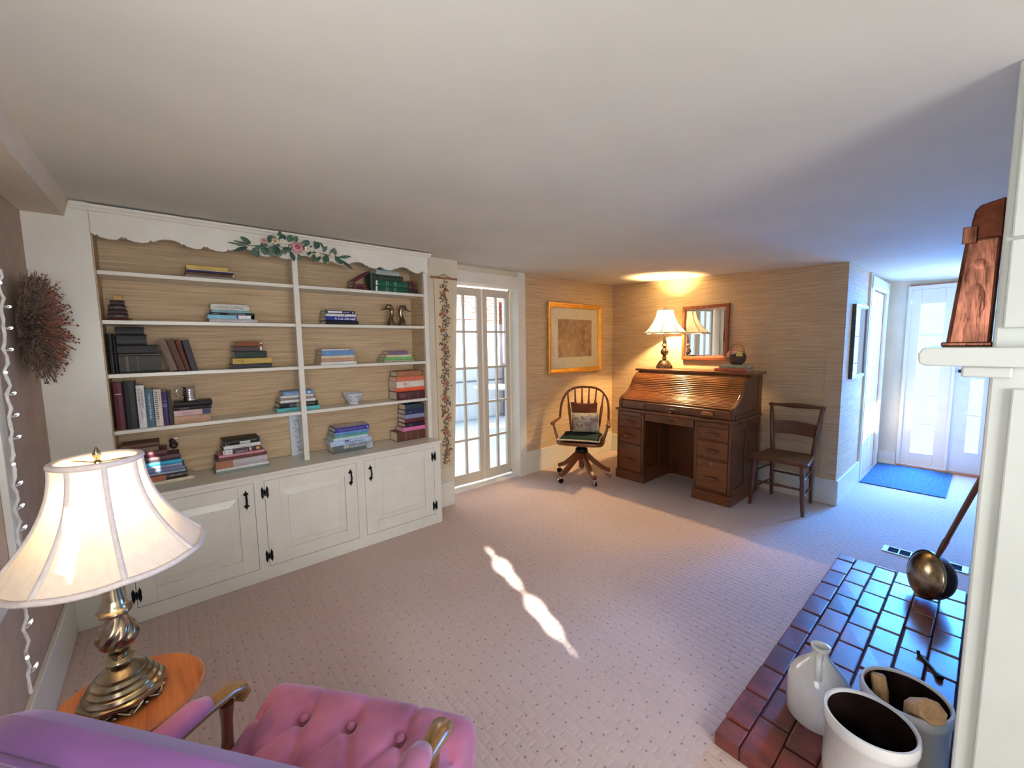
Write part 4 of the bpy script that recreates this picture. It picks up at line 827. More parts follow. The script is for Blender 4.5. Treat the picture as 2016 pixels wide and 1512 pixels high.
# ================================================================ TABLE LAMPS
def table_lamp(label, loc, rot, energy, srad=.20, cord=None):
    L = thing('table_lamp', label, 'lamp', loc, rot, 'matching brass table lamps')
    oc = lambda r, z, a: r*(1+.035*math.cos(8*a))
    MB().lathe([(0, .018), (.083, .018), (.087, .024), (.086, .032), (.080, .036)], 48, (0, 0, 0), oc).build('foot_plate', BRASS, L, smooth=35)
    m = MB()
    for k in range(8):
        a = 2*math.pi*(k+.5)/8; ca, sa = math.cos(a), math.sin(a)
        for s2 in (-1, 1):
            pts = []
            for j in range(7):
                t_ = j/6*math.pi; w_ = s2*(.006+.020*math.sin(t_)*.6+.004*j); pts.append((.079*ca-sa*w_, .079*sa+ca*w_, .018-.014*math.sin(t_)*.9-.0005*j))
            m.tube(pts, .0038, 6)
        m.ball((.080*ca, .080*sa, .006), .006, 8, 6)
    m.build('scroll_feet', BRASS, L, smooth=60)
    MB().lathe([(.080, .034), (.081, .041), (.076, .048), (.071, .050), (.072, .056), (.066, .063), (.062, .064), (.062, .070), (.055, .077), (.050, .078), (.049, .083), (.038, .092), (.026, .099), (.019, .104), (.018, .108)], 40).build('stepped_base', BRASS, L, smooth=25)
    MB().lathe([(.016, .106), (.030, .110), (.033, .117), (.028, .124), (.017, .129), (.022, .134), (.023, .139), (.013, .144)], 32).build('ring_collar', BRASS, L, smooth=35)
    tw_ = MB(); N = 22; S = 48
    prof = []
    for i in range(N+1):
        t_ = i/N; prof.append((.013+.024*max(0, math.sin(math.pi*(t_**.72)))**1.1, .142+.100*t_))
    vs = []
    for k in range(S):
        for i, (r_, z_) in enumerate(prof):
            a = 2*math.pi*k/S; rr = r_*1.1*(1+.24*math.sin(math.pi*min(1, i/N*1.02))*(abs(math.cos(4*(a-1.7*i/N)))**.8-.6)); vs.append((rr*math.cos(a), rr*math.sin(a), z_))
    n_ = N+1
    tw_.add(vs, [(k*n_+i, ((k+1) % S)*n_+i, ((k+1) % S)*n_+i+1, k*n_+i+1) for k in range(S) for i in range(N)])
    tw_.build('twisted_stem', BRASSD, L, smooth=60)
    MB().lathe([(.013, .240), (.034, .246), (.037, .252), (.036, .257), (.030, .262), (.028, .268), (.025, .272), (.023, .285), (.0185, .315), (.016, .335), (.018, .338), (.018, .345), (.010, .350), (.010, .40), (.014, .402), (.014, .445), (0, .446)], 32).build('neck', BRASS, L, smooth=30)
    # harp and finial
    hp = MB(); hp.tube([(.016, 0, .41), (.045, 0, .45), (.050, 0, .53), (.030, 0, .62), (0, 0, .650)], .0022, 6); hp.tube([(-.016, 0, .41), (-.045, 0, .45), (-.050, 0, .53), (-.030, 0, .62), (0, 0, .650)], .0022, 6)
    hp.build('harp', BRASS, L, smooth=60)
    MB().lathe([(.006, .648), (.009, .652), (.004, .657), (.006, .663), (.009, .669), (.007, .677), (.003, .687), (0, .692)], 16).build('finial', BRASS, L, smooth=50)
    # bell shade of eight panels
    zb, zt = .402, .656; k_ = srad/.20
    def prof_r(t_): return (.083+(.20-.083)*((1-t_)**2.1))*(k_ if t_ < .5 else 1+(k_-1)*(1-t_)*2)
    NP, S = 14, 64
    def ring(t_, off=0.0):
        out = []
        for k in range(S):
            a = 2*math.pi*k/S; p_ = (a % (math.pi/4))-math.pi/8; r_ = (prof_r(t_)-off)*(.985+.015*abs(p_)/(math.pi/8)*1.0)
            if t_ < .6: r_ *= 1-.02*(1-t_/.6)*math.cos(p_*4)
            out.append((r_*math.cos(a), r_*math.sin(a), zb+(zt-zb)*t_-(.006*math.cos(p_*4)*(1-t_))))
        return out
    sh = MB(); vs = []
    for i in range(NP+1): vs += ring(i/NP)
    sh.add(vs, [(i*S+k, i*S+(k+1) % S, (i+1)*S+(k+1) % S, (i+1)*S+k) for i in range(NP) for k in range(S)])
    so = sh.build('lamp_shade', SHADE, L, smooth=70)
    for k in range(8):
        a = 2*math.pi*k/8
        MB().tube([(x*1.008, y*1.008, z) for x, y, z in [ring(i/NP)[int(round(a/(2*math.pi)*S)) % S] for i in range(NP+1)]], .0055, 6).build('seam_piping', PIPING, so, smooth=60)
    MB().tube(ring(0), .0075, 8, True).build('rim_piping', PIPING, so, smooth=60); MB().tube(ring(1), .0080, 8, True).build('rim_piping', PIPING, so, smooth=60)
    sp = MB()
    for k in range(3):
        a = k*2.094; sp.tube([(0, 0, .650), (.083*math.cos(a), .083*math.sin(a), .652)], .0016, 6)
    sp.build('spider', BRASS, so)
    MB().ball((0, 0, .468), .022, 14, 10, (1, 1, 1.2)).build('bulb', BULB, L, smooth=60)
    l = D.lights.new('lamp_glow', 'POINT'); l.energy = energy; l.color = (1.0, .66, .30); l.shadow_soft_size = .028
    lo = D.objects.new('lamp_glow', l); COL.objects.link(lo); lo.parent = L; lo.location = (0, 0, .56)
    if cord: MB().tube(cord, .003, 6).build('cord', mt('brown_cord', (60, 42, 34), .6), L, smooth=60)
    return L

# ================================================================ SIDE TABLE AND NEAR LAMP
st = thing('side_table', 'small round maple side table carrying the near lamp', 'table', (-.135, 1.455, 0), world=True)
MB().lathe([(0, .524), (.150, .524), (.162, .529), (.166, .535), (.165, .541), (.160, .546), (0, .546)], 64, (-.135, 1.455, 0)).build('tabletop', TABLEW, st, smooth=35)
MB().lathe([(0, .515), (.07, .515), (.07, .524), (0, .524)], 24, (-.135, 1.455, 0)).build('block', WALNUT, st, smooth=35)
MB().lathe([(.020, .12), (.03, .14), (.034, .18), (.022, .22), (.018, .30), (.024, .36), (.030, .42), (.020, .48), (.028, .515)], 24, (-.135, 1.455, 0)).build('pedestal', WALNUT, st, smooth=40)
for k in range(3):
    a = 2*math.pi*k/3+.6; MB().tube([(-.135+r_*math.cos(a), 1.455+r_*math.sin(a), z_) for r_, z_ in ((.012, .17), (.06, .16), (.11, .09), (.15, .018), (.165, .010))], [.016, .014, .012, .010, .010], 8).build('leg', WALNUT, st, smooth=50)
table_lamp('near brass lamp with white bell shade on the round side table', (-.143, 1.458, .5465), R(12), 3.4, .20,
           [(-.075, -.02, .006), (-.10, -.05, .005), (-.125, -.085, .004)])

# ================================================================ TUFTED ARMCHAIR
ac = thing('armchair', 'mauve velvet armchair with button-tufted seat and open wooden arms', 'armchair', (.18, .98, 0), -R(52.76))
BT = [(-.140, .170), (.005, .175), (.155, .170), (-.215, .035), (-.07, .035), (.08, .035), (.23, .035), (-.140, -.105), (.005, -.105), (.155, -.105), (-.285, .17), (.295, .17)]
CR = []
for (x, y) in BT[:3]: CR.append(((x, y), (x*1.06, .30)))
for a in range(len(BT)):
    for b_ in range(a+1, len(BT)):
        dx, dy = BT[a][0]-BT[b_][0], BT[a][1]-BT[b_][1]
        if .1 < abs(dy) < .16 and abs(dx) < .1: CR.append((BT[a], BT[b_]))
def segd(p, a, b_):
    ax, ay = a; bx, by = b_; vx, vy = bx-ax, by-ay; L2 = vx*vx+vy*vy
    t_ = max(0, min(1, ((p[0]-ax)*vx+(p[1]-ay)*vy)/L2)); return math.hypot(p[0]-ax-vx*t_, p[1]-ay-vy*t_)
def seat_pt(u, v):
    yy = -.26+.545*v; hw = .285+.045*max(0, min(1, (yy-.05)/.2)); xx = (u*2-1)*hw
    ex = min(1, (1-abs(u*2-1))*hw/.045); ey = min(1, (.285-yy)/.05)
    z_ = .440+.022*(1-(xx/hw)**2)*.6-.04*(1-math.sqrt(max(0, 1-(1-ex)**2)))-.035*(1-math.sqrt(max(0, 1-(1-ey)**2)))
    for s2 in CR: z_ -= .010*math.exp(-(segd((xx, yy), *s2)/.010)**2)
    for b_ in BT: z_ -= .022*math.exp(-(math.hypot(xx-b_[0], yy-b_[1])/.024)**2)
    return (xx, yy, z_)
m = MB(); NU, NV = 90, 80; m.grid(NU, NV, seat_pt)
bd = [i*NV for i in range(NU)] + [(NU-1)*NV+j for j in range(1, NV)] + [i*NV+NV-1 for i in range(NU-2, -1, -1)] + [j for j in range(NV-2, 0, -1)]
lo_ = len(m.v)
for i in bd: x, y, z = m.v[i]; m.v.append((x*.985, y*.99, .290))
nb = len(bd); m.f += [(bd[i], lo_+i, lo_+(i+1) % nb, bd[(i+1) % nb]) for i in range(nb)] + [tuple(lo_+i for i in range(nb))]
sc0 = m.build('seat', VELVET, ac, smooth=50)
for x, y in BT[:10]: z = seat_pt(.5, 0)[2]; MB().ball((x, y, .438), .0115, 12, 8, (1, 1, .7)).build('button', VELVET, sc0, smooth=60)
MB().box(-.30, .30, -.26, .265, .235, .290).build('seat_rail', WALNUT, ac, bev=.008)
WARM = wood('arm_wood', (92, 60, 26), (150, 108, 54), .3, 'y', 1.2, .5)
for sx in (-1, 1):
    x = sx*.292
    am = MB(); P = [(x, -.24, .585), (x, -.10, .582), (x+sx*.004, .02, .575), (x+sx*.008, .085, .566), (x+sx*.006, .12, .552), (x+sx*.002, .128, .530), (x, .112, .515)]
    am.tube(P, [.020, .021, .023, .027, .029, .024, .014], 12, flat=.62); am.build('arm', WARM, ac, smooth=60)
    pd = MB(); pd.tube([(x, -.26, .592), (x, -.25, .602), (x, -.12, .604), (x, -.01, .600), (x, .02, .592), (x, .026, .582)], [.016, .030, .033, .032, .024, .008], 14, flat=.75); pd.build('arm_pad', VELVET, ac, smooth=70)
    MB().tube([(x, .075, .545), (x, .072, .50), (x-sx*.004, .066, .455), (x-sx*.006, .060, .42), (x-sx*.006, .058, .385), (x-sx*.006, .056, .28)], [.018, .014, .0135, .017, .021, .018], 12).build('arm_post', WALNUT, ac, smooth=50)
    MB().tube([(x*.92, .22, .25), (x*.92, .225, .14), (x*.93, .235, .0)], [.024, .018, .014], 10).build('leg', WALNUT, ac, smooth=50)
    MB().tube([(x*.88, -.22, .27), (x*.88, -.25, .14), (x*.88, -.29, .0)], [.022, .018, .014], 10).build('leg', WALNUT, ac, smooth=50)
def back_pt(u, v, side):
    xx = (u*2-1)*.50; t_ = v; z_ = .36+.450*t_*(1-.10*abs(u*2-1)**10); e = 1-abs(u*2-1)**12
    yc_ = -.225-.028*t_; th = .042*e*math.sqrt(max(0, 1-max(0, (t_-.88)/.12)**2))+.004
    return (xx*(1-.04*t_**4), yc_+side*th, z_)
m = MB(); NU, NV = 36, 30; m.grid(NU, NV, lambda u, v: back_pt(u, v, 1)); o_ = len(m.v); m.grid(NU, NV, lambda u, v: back_pt(u, v, -1))
for i in range(NU-1): m.f.append((i*NV+NV-1, o_+i*NV+NV-1, o_+(i+1)*NV+NV-1, (i+1)*NV+NV-1)); m.f.append((i*NV, (i+1)*NV, o_+(i+1)*NV, o_+i*NV))
for j in range(NV-1): m.f.append((j, j+1, o_+j+1, o_+j)); q = (NU-1)*NV; m.f.append((q+j, o_+q+j, o_+q+j+1, q+j+1))
bo = m.build('backrest', VELVET_DAYLIT, ac, smooth=60)
MB().tube([tuple(Vector(back_pt(i/30, .93, -1))+Vector((0, -.004, 0))) for i in range(31)], .006, 8).build('back_piping', VELVET_DAYLIT, bo, smooth=60)

# ================================================================ ROLLTOP DESK
dk = thing('rolltop_desk', 'golden oak rolltop desk with two drawer pedestals', 'desk', (4.07, 2.03, 0), world=True)
XF, XB = 3.75, 4.40
def pedestal(y0, y1, kn):
    b_ = MB(); b_.box(XF+.012, XB, y0, y1, .0, .75); o = b_.build('pedestal', OAKV, dk, bev=.003)
    for (a0, a1) in ((y0, y0+.025), (y1-.025, y1)): MB().box(XF, XF+.02, a0, a1, .10, .75).build('stile', OAKV, o, bev=.002)
    MB().box(XF-.012, XB, y0-.012, y1+.012, 0, .095).build('plinth', OAK, o, bev=.004)
    for z0, z1 in ((.700, .708), (.572, .580), (.398, .406), (.100, .108)): MB().box(XF, XF+.018, y0+.025, y1-.025, z0, z1).build('rail', OAK, o)
    # side frame and panels
    for ys, sg in ((y0, -1), (y1, 1)):
        for x0, x1 in ((XF+.015, XF+.07), (XF+.30, XF+.35), (XB-.055, XB)): MB().box(x0, x1, min(ys, ys+sg*.008), max(ys, ys+sg*.008), .095, .75).build('side_stile', OAKV, o, bev=.002)
        for z0, z1 in ((.095, .15), (.69, .75)): MB().box(XF+.07, XB-.05, min(ys, ys+sg*.0065), max(ys, ys+sg*.0065), z0, z1).build('side_rail', OAK, o)
    MB().box(XF-.004, XF+.02, y0+.03, y1-.03, .709, .742).build('writing_slide', OAK, o, bev=.003)
    for z0, z1, lock in ((.582, .698, 0), (.408, .570, 0), (.110, .396, 1)):
        d_ = MB().box(XF-.006, XF+.02, y0+.028, y1-.028, z0+.002, z1-.002).build('drawer', OAK, dk, bev=.006)
        yc_ = (y0+y1)/2; zc_ = (z0+z1)/2-(.01 if z1-z0 < .2 else .03)
        h_ = MB(); P = []
        for j in range(9):
            t_ = j/8; P.append((XF-.010-.022*max(0, math.sin(math.pi*t_))**.5, yc_-.055+.11*t_, zc_+.010*math.sin(math.pi*t_)))
        h_.tube(P, [.012, .015, .016, .015, .014, .015, .016, .015, .012], 8, flat=.85); h_.build('pull', OAK, d_, smooth=60)
        if lock: MB().tube([(XF-.006, yc_, z1-.03), (XF-.012, yc_, z1-.03)], .010, 12).build('lock', BRASS, d_, smooth=40)
    return o
pedestal(2.300, 2.620, 1); pedestal(1.435, 1.765, -1)
cd = MB().box(XF-.004, XF+.02, 1.775, 2.290, .672, .748).build('drawer', OAK, dk, bev=.004)
P = [(XF-.010-.02*max(0, math.sin(math.pi*j/8))**.5, 1.975+.115*j/8, .705+.008*math.sin(math.pi*j/8)) for j in range(9)]
MB().tube(P, .010, 8).build('pull', OAKV, cd, smooth=60)
MB().box(4.30, 4.33, 1.765, 2.300, .0, .75).build('modesty_panel', OAKV, dk)
for y0, y1 in ((1.765, 1.82), (2.0, 2.06), (2.245, 2.30)): MB().box(4.285, 4.30, y0, y1, 0, .75).build('panel_stile', OAKV, dk)
MB().box(XF-.018, XB+.01, 1.415, 2.640, .750, .776).build('writing_top', OAK, dk, bev=.007)
SC_ = [(3.775, .776), (3.772, .842), (3.780, .868), (3.80, .888), (3.835, .907), (3.88, .926), (3.925, .950), (3.965, .985), (3.995, 1.025), (4.018, 1.062), (4.045, 1.096), (4.085, 1.125), (4.13, 1.145), (4.16, 1.156)]
for y0, y1 in ((1.432, 1.466), (2.588, 2.622)): MB().prism(SC_+[(XB, 1.156), (XB, .776)], y0, y1, 'y').build('side_panel', OAKV, dk, bev=.004)
for ys, sg in ((1.432, -1), (2.622, 1)):
    s0 = MB(); s0.box(4.32, XB, min(ys, ys+sg*.008), max(ys, ys+sg*.008), .82, 1.15); s0.box(3.80, XB, min(ys, ys+sg*.008), max(ys, ys+sg*.008), .78, .82); s0.build('side_frame', OAKV, dk)
MB().box(4.125, XB+.05, 1.405, 2.650, 1.157, 1.181).build('desk_top', OAK, dk, bev=.006)
MB().box(XB-.02, XB, 1.466, 2.588, .776, 1.156).build('back_board', OAKV, dk)
# tambour: slats laid along the curve
cv = [(x+.016, z-.004) for x, z in SC_[2:]]
def along(t_):
    Ls = [math.hypot(b_[0]-a[0], b_[1]-a[1]) for a, b_ in zip(cv, cv[1:])]; T_ = sum(Ls); s2 = t_*T_
    for (a, b_), l_ in zip(zip(cv, cv[1:]), Ls):
        if s2 <= l_: return (a[0]+(b_[0]-a[0])*s2/l_, a[1]+(b_[1]-a[1])*s2/l_, math.atan2(b_[1]-a[1], b_[0]-a[0]))
        s2 -= l_
    a, b_ = cv[-2], cv[-1]; return (b_[0], b_[1], math.atan2(b_[1]-a[1], b_[0]-a[0]))
NS = 22
sl_prof = [(-.0095, -.004), (-.0095, -.001), (-.0075, .0045), (0, .0078), (.0075, .0045), (.0095, -.001), (.0095, -.004)]
slm = MB().prism(sl_prof[::-1], -.560, .560, 'y').mesh('slat', OAKL, 50)
for i in range(NS):
    x, z, an = along((i+.5)/NS); o = D.objects.new('slat', slm); COL.objects.link(o); o.parent = dk; o.location = (x-4.07, 2.027-2.03, z); o.rotation_euler = (0, -an, 0)
lip = MB().box(3.778, 3.800, 1.468, 2.586, .778, .856).build('roll_rail', OAK, dk, bev=.006)
for yc_ in (2.36, 1.66):
    g_ = MB(); g_.prism([(yc_-.055, .805), (yc_+.055, .805), (yc_+.055, .822), (yc_+.040, .834), (yc_-.040, .834), (yc_-.055, .822)], 3.752, 3.779, 'x'); g_.build('lift_handle', OAKL if yc_ < 2 else OAK, lip, bev=.003)
MB().box(3.771, 3.779, 1.96, 2.07, .806, .834).build('lock_plate', BRASS, lip, bev=.004)
MB().box(3.748, 3.775, 2.00, 2.03, .778, .800).build('lock', BRASS, dk, bev=.002)
for yk in (1.40, 2.655): MB().ball((3.90, yk, .735), .014, 10, 8).tube([(3.90, yk, .735), (3.90, 2.03+(yk-2.03)*.96, .735)], .006, 8).build('slide_knob', OAKV, dk, smooth=60)
table_lamp('far brass lamp with white bell shade on the rolltop desk', (4.345, 2.416, 1.1815), R(20), 125.0, .222)
gD2 = 'books under the flower pot'
bA = book(-.15, .15, 0, 0, .030, 'coral', 'faded coral book lying bottom on top of the rolltop desk', gD2, .20, rot=(0, 0, -R(86)), loc=(4.225, 1.655, 1.1815))
bB = book(-.125, .125, 0, 0, .034, 'sage', 'sage grey book lying under the flower pot on the desk', gD2, .18, rot=(0, 0, -R(84)), loc=(4.235, 1.635, 1.2120))
fp = thing('flower_basket', 'small dark round basket with handle holding pink and yellow flowers', 'flower pot', (4.315, 1.632, 1.2465), world=True)
BASK = mt('dark_basket', (96, 74, 58), .75, var=.2, scale=60, bmp=.4)
MB().lathe([(0, 0), (.045, 0), (.066, .022), (.080, .055), (.081, .08), (.072, .108), (.066, .108), (.072, .08), (.06, .05), (0, .05)], 30, (4.315, 1.632, 1.2465)).build('bowl_body', BASK, fp, smooth=50)
MB().tube([(4.315, 1.632+.070*math.cos(t_*math.pi/10), 1.345+.105*math.sin(t_*math.pi/10)) for t_ in range(11)], .0045, 6).build('handle', mt('cane', (170, 128, 84), .6), fp, smooth=60)
for dx, dy, dz, r_, c_ in [(-.045, .045, .112, .030, (214, 150, 134)), (-.05, .0, .115, .030, (226, 190, 180)), (-.03, .015, .140, .028, (220, 154, 140)), (-.055, -.045, .105, .030, (226, 206, 110)), (-.03, -.035, .135, .022, (222, 180, 100)), (.01, .03, .130, .030, (206, 150, 150)), (.02, -.03, .125, .028, (216, 170, 150)), (-.06, .055, .085, .018, (224, 200, 180))]:
    f_ = MB(); f_.ball((4.315+dx, 1.632+dy, 1.2465+dz), r_*.8, 10, 8)
    for k in range(6): a = k*1.047; f_.ball((4.315+dx+r_*.35*math.cos(a)-.006, 1.632+dy+r_*.6*math.sin(a), 1.2465+dz+r_*.45*math.cos(a*1.7)), r_*.5, 8, 6, (1, 1, .8))
    f_.build('flower', mt('flower_%d_%d_%d' % c_, c_, .7), fp, smooth=60)
# ================================================================ SWIVEL DESK CHAIR
sw = thing('swivel_chair', 'bow-back wooden swivel desk chair on five castered legs', 'chair', (3.43, 2.86, 0), R(120.2))
def seat_out(k, n=40):
    a = 2*math.pi*k/n; c_, s_2 = math.cos(a), math.sin(a); p_ = 4.5
    return ((abs(c_)**(2/p_))*math.copysign(.255, c_), (abs(s_2)**(2/p_))*math.copysign(.235, s_2))
m = MB(); rings = [(.90, .402), (.98, .404), (1.0, .415), (1.0, .428), (.985, .438), (.9, .438), (.5, .434)]
vs = [(seat_out(k)[0]*s2*(1-.06*(seat_out(k)[1] < 0)), seat_out(k)[1]*s2, z) for s2, z in rings for k in range(40)]
m.add(vs, [(i*40+k, i*40+(k+1) % 40, (i+1)*40+(k+1) % 40, (i+1)*40+k) for i in range(len(rings)-1) for k in range(40)] + [tuple(range(40))[::-1], tuple((len(rings)-1)*40+k for k in range(40))])
m.build('seat', CHERRY, sw, smooth=40)
hoop = []
for i in range(33):
    t_ = math.pi*i/32; x = .272*math.cos(t_); s2 = math.sin(t_)
    z = .635+.345*(s2**.62) if s2 > 0 else .635; hoop.append((math.copysign(abs(math.cos(t_))**.75*.272, math.cos(t_)), -.145-.105*(z-.635)/.345-.02*s2, z))
MB().tube(hoop, .0135, 10).build('bow_back', CHERRY, sw, smooth=60)
for i in range(6):
    u = -1+2*i/5; x1 = u*.205; zt = .635+.345*(math.sqrt(max(0, 1-abs(x1/.272)**2.6))**.62); x0 = u*.150
    b_ = Vector((x0, -.195, .436)); t_ = Vector((x1, -.155-.105*(zt-.635)/.345-.012, zt))
    MB().tube([b_, b_.lerp(t_, .35), b_.lerp(t_, .58), b_.lerp(t_, .66), b_.lerp(t_, .78), t_], [.0095, .0145, .0175, .016, .0095, .008], 8).build('spindle', CHERRY, sw, smooth=60)
for sx in (-1, 1):
    MB().tube([(sx*.272, -.150, .632), (sx*.282, -.05, .628), (sx*.292, .05, .622), (sx*.296, .11, .616)], [.017, .019, .022, .024], 10, flat=.7).build('arm', CHERRY, sw, smooth=60)
    MB().ball((sx*.296, .118, .614), .026, 12, 8, (1, 1, .75)).build('arm_knuckle', CHERRY, sw, smooth=60)
    MB().tube([(sx*.292, .095, .612), (sx*.275, .105, .55), (sx*.255, .115, .49), (sx*.238, .12, .437)], [.011, .0135, .0165, .012], 8).build('arm_support', CHERRY, sw, smooth=60)
MB().lathe([(.085, .400), (.08, .388), (.045, .378), (.042, .345), (.065, .330), (.070, .30), (.055, .285), (0, .283)], 24).build('swivel_post', IRON, sw, smooth=40)
MB().lathe([(.030, .12), (.034, .285), (.04, .30), (0, .30)], 16).build('hub', CHERRY, sw, smooth=40)
for (cx, cy) in [(3.292, 2.554), (3.147, 2.895), (3.398, 3.18), (3.676, 2.640), (3.640, 3.02)]:
    dx, dy = cx-3.43, cy-2.86; c_, s_2 = math.cos(-R(120.2)), math.sin(-R(120.2)); d_ = Vector((dx*c_-dy*s_2, dx*s_2+dy*c_, 0)).normalized(); Lr = .30
    lg = MB(); P = [d_*.02+Vector((0, 0, .262)), d_*.07+Vector((0, 0, .250)), d_*.15+Vector((0, 0, .180)), d_*.22+Vector((0, 0, .125)), d_*.28+Vector((0, 0, .095)), d_*(Lr+.012)+Vector((0, 0, .088))]
    n_ = Vector((-d_.y, d_.x, 0)); vs = []
    for p_, hh in zip(P, (.075, .078, .066, .056, .046, .036)):
        for s2, t2 in ((-1, -1), (1, -1), (1, 1), (-1, 1)): vs.append(p_+n_*s2*.022+Vector((0, 0, t2*hh*.5)))
    lg.add(vs, [(i*4+k, i*4+(k+1) % 4, (i+1)*4+(k+1) % 4, (i+1)*4+k) for i in range(5) for k in range(4)] + [(3, 2, 1, 0), (20, 21, 22, 23)])
    lo2 = lg.build('leg', CHERRY, sw, bev=.005)
    e = d_*Lr
    MB().tube([e+Vector((0, 0, .080)), e+Vector((0, 0, .045))], .007, 8).box(e.x-.014, e.x+.014, e.y-.014, e.y+.014, .045, .055).build('caster_fork', CHROME, lo2)
    cw = MB(); cw.tube([e+n_*.018+Vector((0, 0, .026)), e+n_*.007+Vector((0, 0, .026))], .026, 16); cw.build('caster_wheel', IRON, lo2, smooth=40)
    cw = MB(); cw.tube([e-n_*.007+Vector((0, 0, .026)), e-n_*.020+Vector((0, 0, .026))], .026, 16); cw.build('caster_cover', CHROME, lo2, smooth=40)
def cushion(name, label, cat, loc, rot, w, h, t, mat, pip=None, group=None, p_=4.0):
    r = thing(name, label, cat, loc, 0, group); r.rotation_euler = rot
    m = MB(); N = 22
    def pt(u, v, s2):
        x, y = u*2-1, v*2-1; e = max(0, (1-abs(x)**p_)*(1-abs(y)**p_))**.55; pin = 1-.06*(1-abs(x)**2)*abs(y)**6; pin2 = 1-.06*(1-abs(y)**2)*abs(x)**6
        return (x*w/2*pin2, y*h/2*pin, s2*t/2*e)
    m.grid(N, N, lambda u, v: pt(u, v, 1)); o_ = len(m.v); m.grid(N, N, lambda u, v: pt(u, v, -1))
    for k in range(o_, len(m.v)): pass
    m.f = m.f[:(N-1)**2] + [f[::-1] for f in m.f[(N-1)**2:]]
    b_ = m.build(name+'_body', mat, r, smooth=70)
    if pip:
        ed = [pt(i/20, 0, 0) for i in range(21)]+[pt(1, i/20, 0) for i in range(1, 21)]+[pt(1-i/20, 1, 0) for i in range(1, 21)]+[pt(0, 1-i/20, 0) for i in range(1, 20)]
        MB().tube([(x, y, z) for x, y, z in ed], pip[1], 6, True).build('piping', pip[0], r, smooth=60)
    return r
th = R(120.2)
def sl(x, y, z):   # swivel-chair local to world
    return (3.43+x*math.cos(th)-y*math.sin(th), 2.86+x*math.sin(th)+y*math.cos(th), z)
GREENC = mt('dark_green_cushion', (26, 46, 44), .9, var=.08, scale=30, spec=.2); CREAMP = mt('cream_piping', (218, 200, 168), .7)
cushion('seat_cushion', 'dark green seat cushion with cream edge on the swivel chair', 'cushion', sl(0, .01, .464), (0, 0, th), .44, .41, .05, GREENC, (CREAMP, .008), p_=6)
cushion('back_cushion', 'rust brown velvet cushion against the spindles of the swivel chair', 'cushion', sl(-.005, -.150, .655), (R(80), 0, th), .30, .34, .05, mt('rust_velvet', (124, 62, 34), .9, var=.15, scale=10, sheen=.4), p_=7)
def tapestry():
    m, nt, b = new_mat('floral_tapestry'); v = coords(nt)
    f = noise(nt, v, 26, 4, .6, .5); vo = nt.nodes.new('ShaderNodeTexVoronoi'); vo.inputs['Scale'].default_value = 17; nt.links.new(v, vo.inputs['Vector'])
    c = ramp(nt, f, [(.36, lin((150, 136, 120))), (.48, lin((214, 196, 162))), (.62, lin((220, 204, 172))), (.75, lin((150, 140, 96)))])
    c = mix_rgb(nt, ramp(nt, vo.outputs['Distance'], [(.12, (.85, .85, .85, 1)), (.34, (0, 0, 0, 1))]), c, lin((186, 112, 92)))
    g = noise(nt, v, 9, 2); c = mix_rgb(nt, ramp(nt, g, [(.5, (0, 0, 0, 1)), (.62, (.7, .7, .7, 1))]), c, lin((140, 128, 142)))
    nt.links.new(c, b.inputs['Base Color']); b.inputs['Roughness'].default_value = .9; bump(nt, b, noise(nt, v, 180), .3, .002); return m
cushion('floral_pillow', 'small cream floral tapestry pillow propped on the swivel chair', 'cushion', sl(-.035, -.070, .606), (R(72), R(2), th), .29, .235, .10, tapestry(), (CREAMP, .004), p_=5)

# ================================================================ RUSH-SEAT SIDE CHAIR
rc = thing('side_chair', 'dark walnut side chair with rush seat and slatted back by the grasscloth wall', 'chair', (4.18, 1.15, 0), world=True)
def turned(p0, p1, r0, rings, name, par=rc, mat=WALNUT):
    a, b_ = Vector(p0), Vector(p1); pts, rs = [], []
    for t_, k in rings: pts.append(a.lerp(b_, t_)); rs.append(r0*k)
    return MB().tube(pts, rs, 10).build(name, mat, par, smooth=50)
FR = [(0, .75), (.02, 1.0), (.05, .8), (.08, 1.05), (.30, 1.25), (.55, 1.2), (.70, 1.05), (.73, 1.3), (.76, 1.05), (.79, 1.3), (.82, 1.0), (.90, 1.1), (1, 1.05)]
turned((3.985, 1.350, 0), (3.995, 1.325, .435), .0155, FR, 'leg'); turned((3.990, .945, 0), (3.998, .970, .435), .0155, FR, 'leg')
for y0, y1 in ((1.300, 1.345), (.985, .945)):
    pts = [(4.385, y0, 0), (4.372, y0, .20), (4.368, y0, .44), (4.385, y0+(y1-y0)*.4, .62), (4.415, y0+(y1-y0)*.8, .78), (4.440, y1, .865)]
    MB().tube(pts, [.013, .017, .018, .017, .016, .015], 10).build('back_leg', WALNUT, rc, smooth=60)
def bowed(y0, y1, x, z0, z1, bow, t, name, arch=0.0):
    m = MB(); N = 14; vs = []
    for i in range(N+1):
        u = i/N; y = y0+(y1-y0)*u; xx = x+bow*math.sin(math.pi*u); zt = z1+arch*math.sin(math.pi*u)
        vs += [(xx-t, y, z0+arch*.4*math.sin(math.pi*u)), (xx+t, y, z0+arch*.4*math.sin(math.pi*u)), (xx+t, y, zt), (xx-t, y, zt)]
    m.add(vs, [(i*4+k, i*4+(k+1) % 4, (i+1)*4+(k+1) % 4, (i+1)*4+k) for i in range(N) for k in range(4)] + [(3, 2, 1, 0), (4*N, 4*N+1, 4*N+2, 4*N+3)])
    return m.build(name, WALNUT, rc, bev=.003)
bowed(.975, 1.315, 4.395, .600, .715, .018, .006, 'back_slat', .018)
m = MB(); yy = [.925, .95, .97, 1.02, 1.08, 1.148, 1.215, 1.275, 1.325, 1.345, 1.37]; rr = [.012, .017, .012, .015, .021, .024, .021, .015, .012, .017, .012]
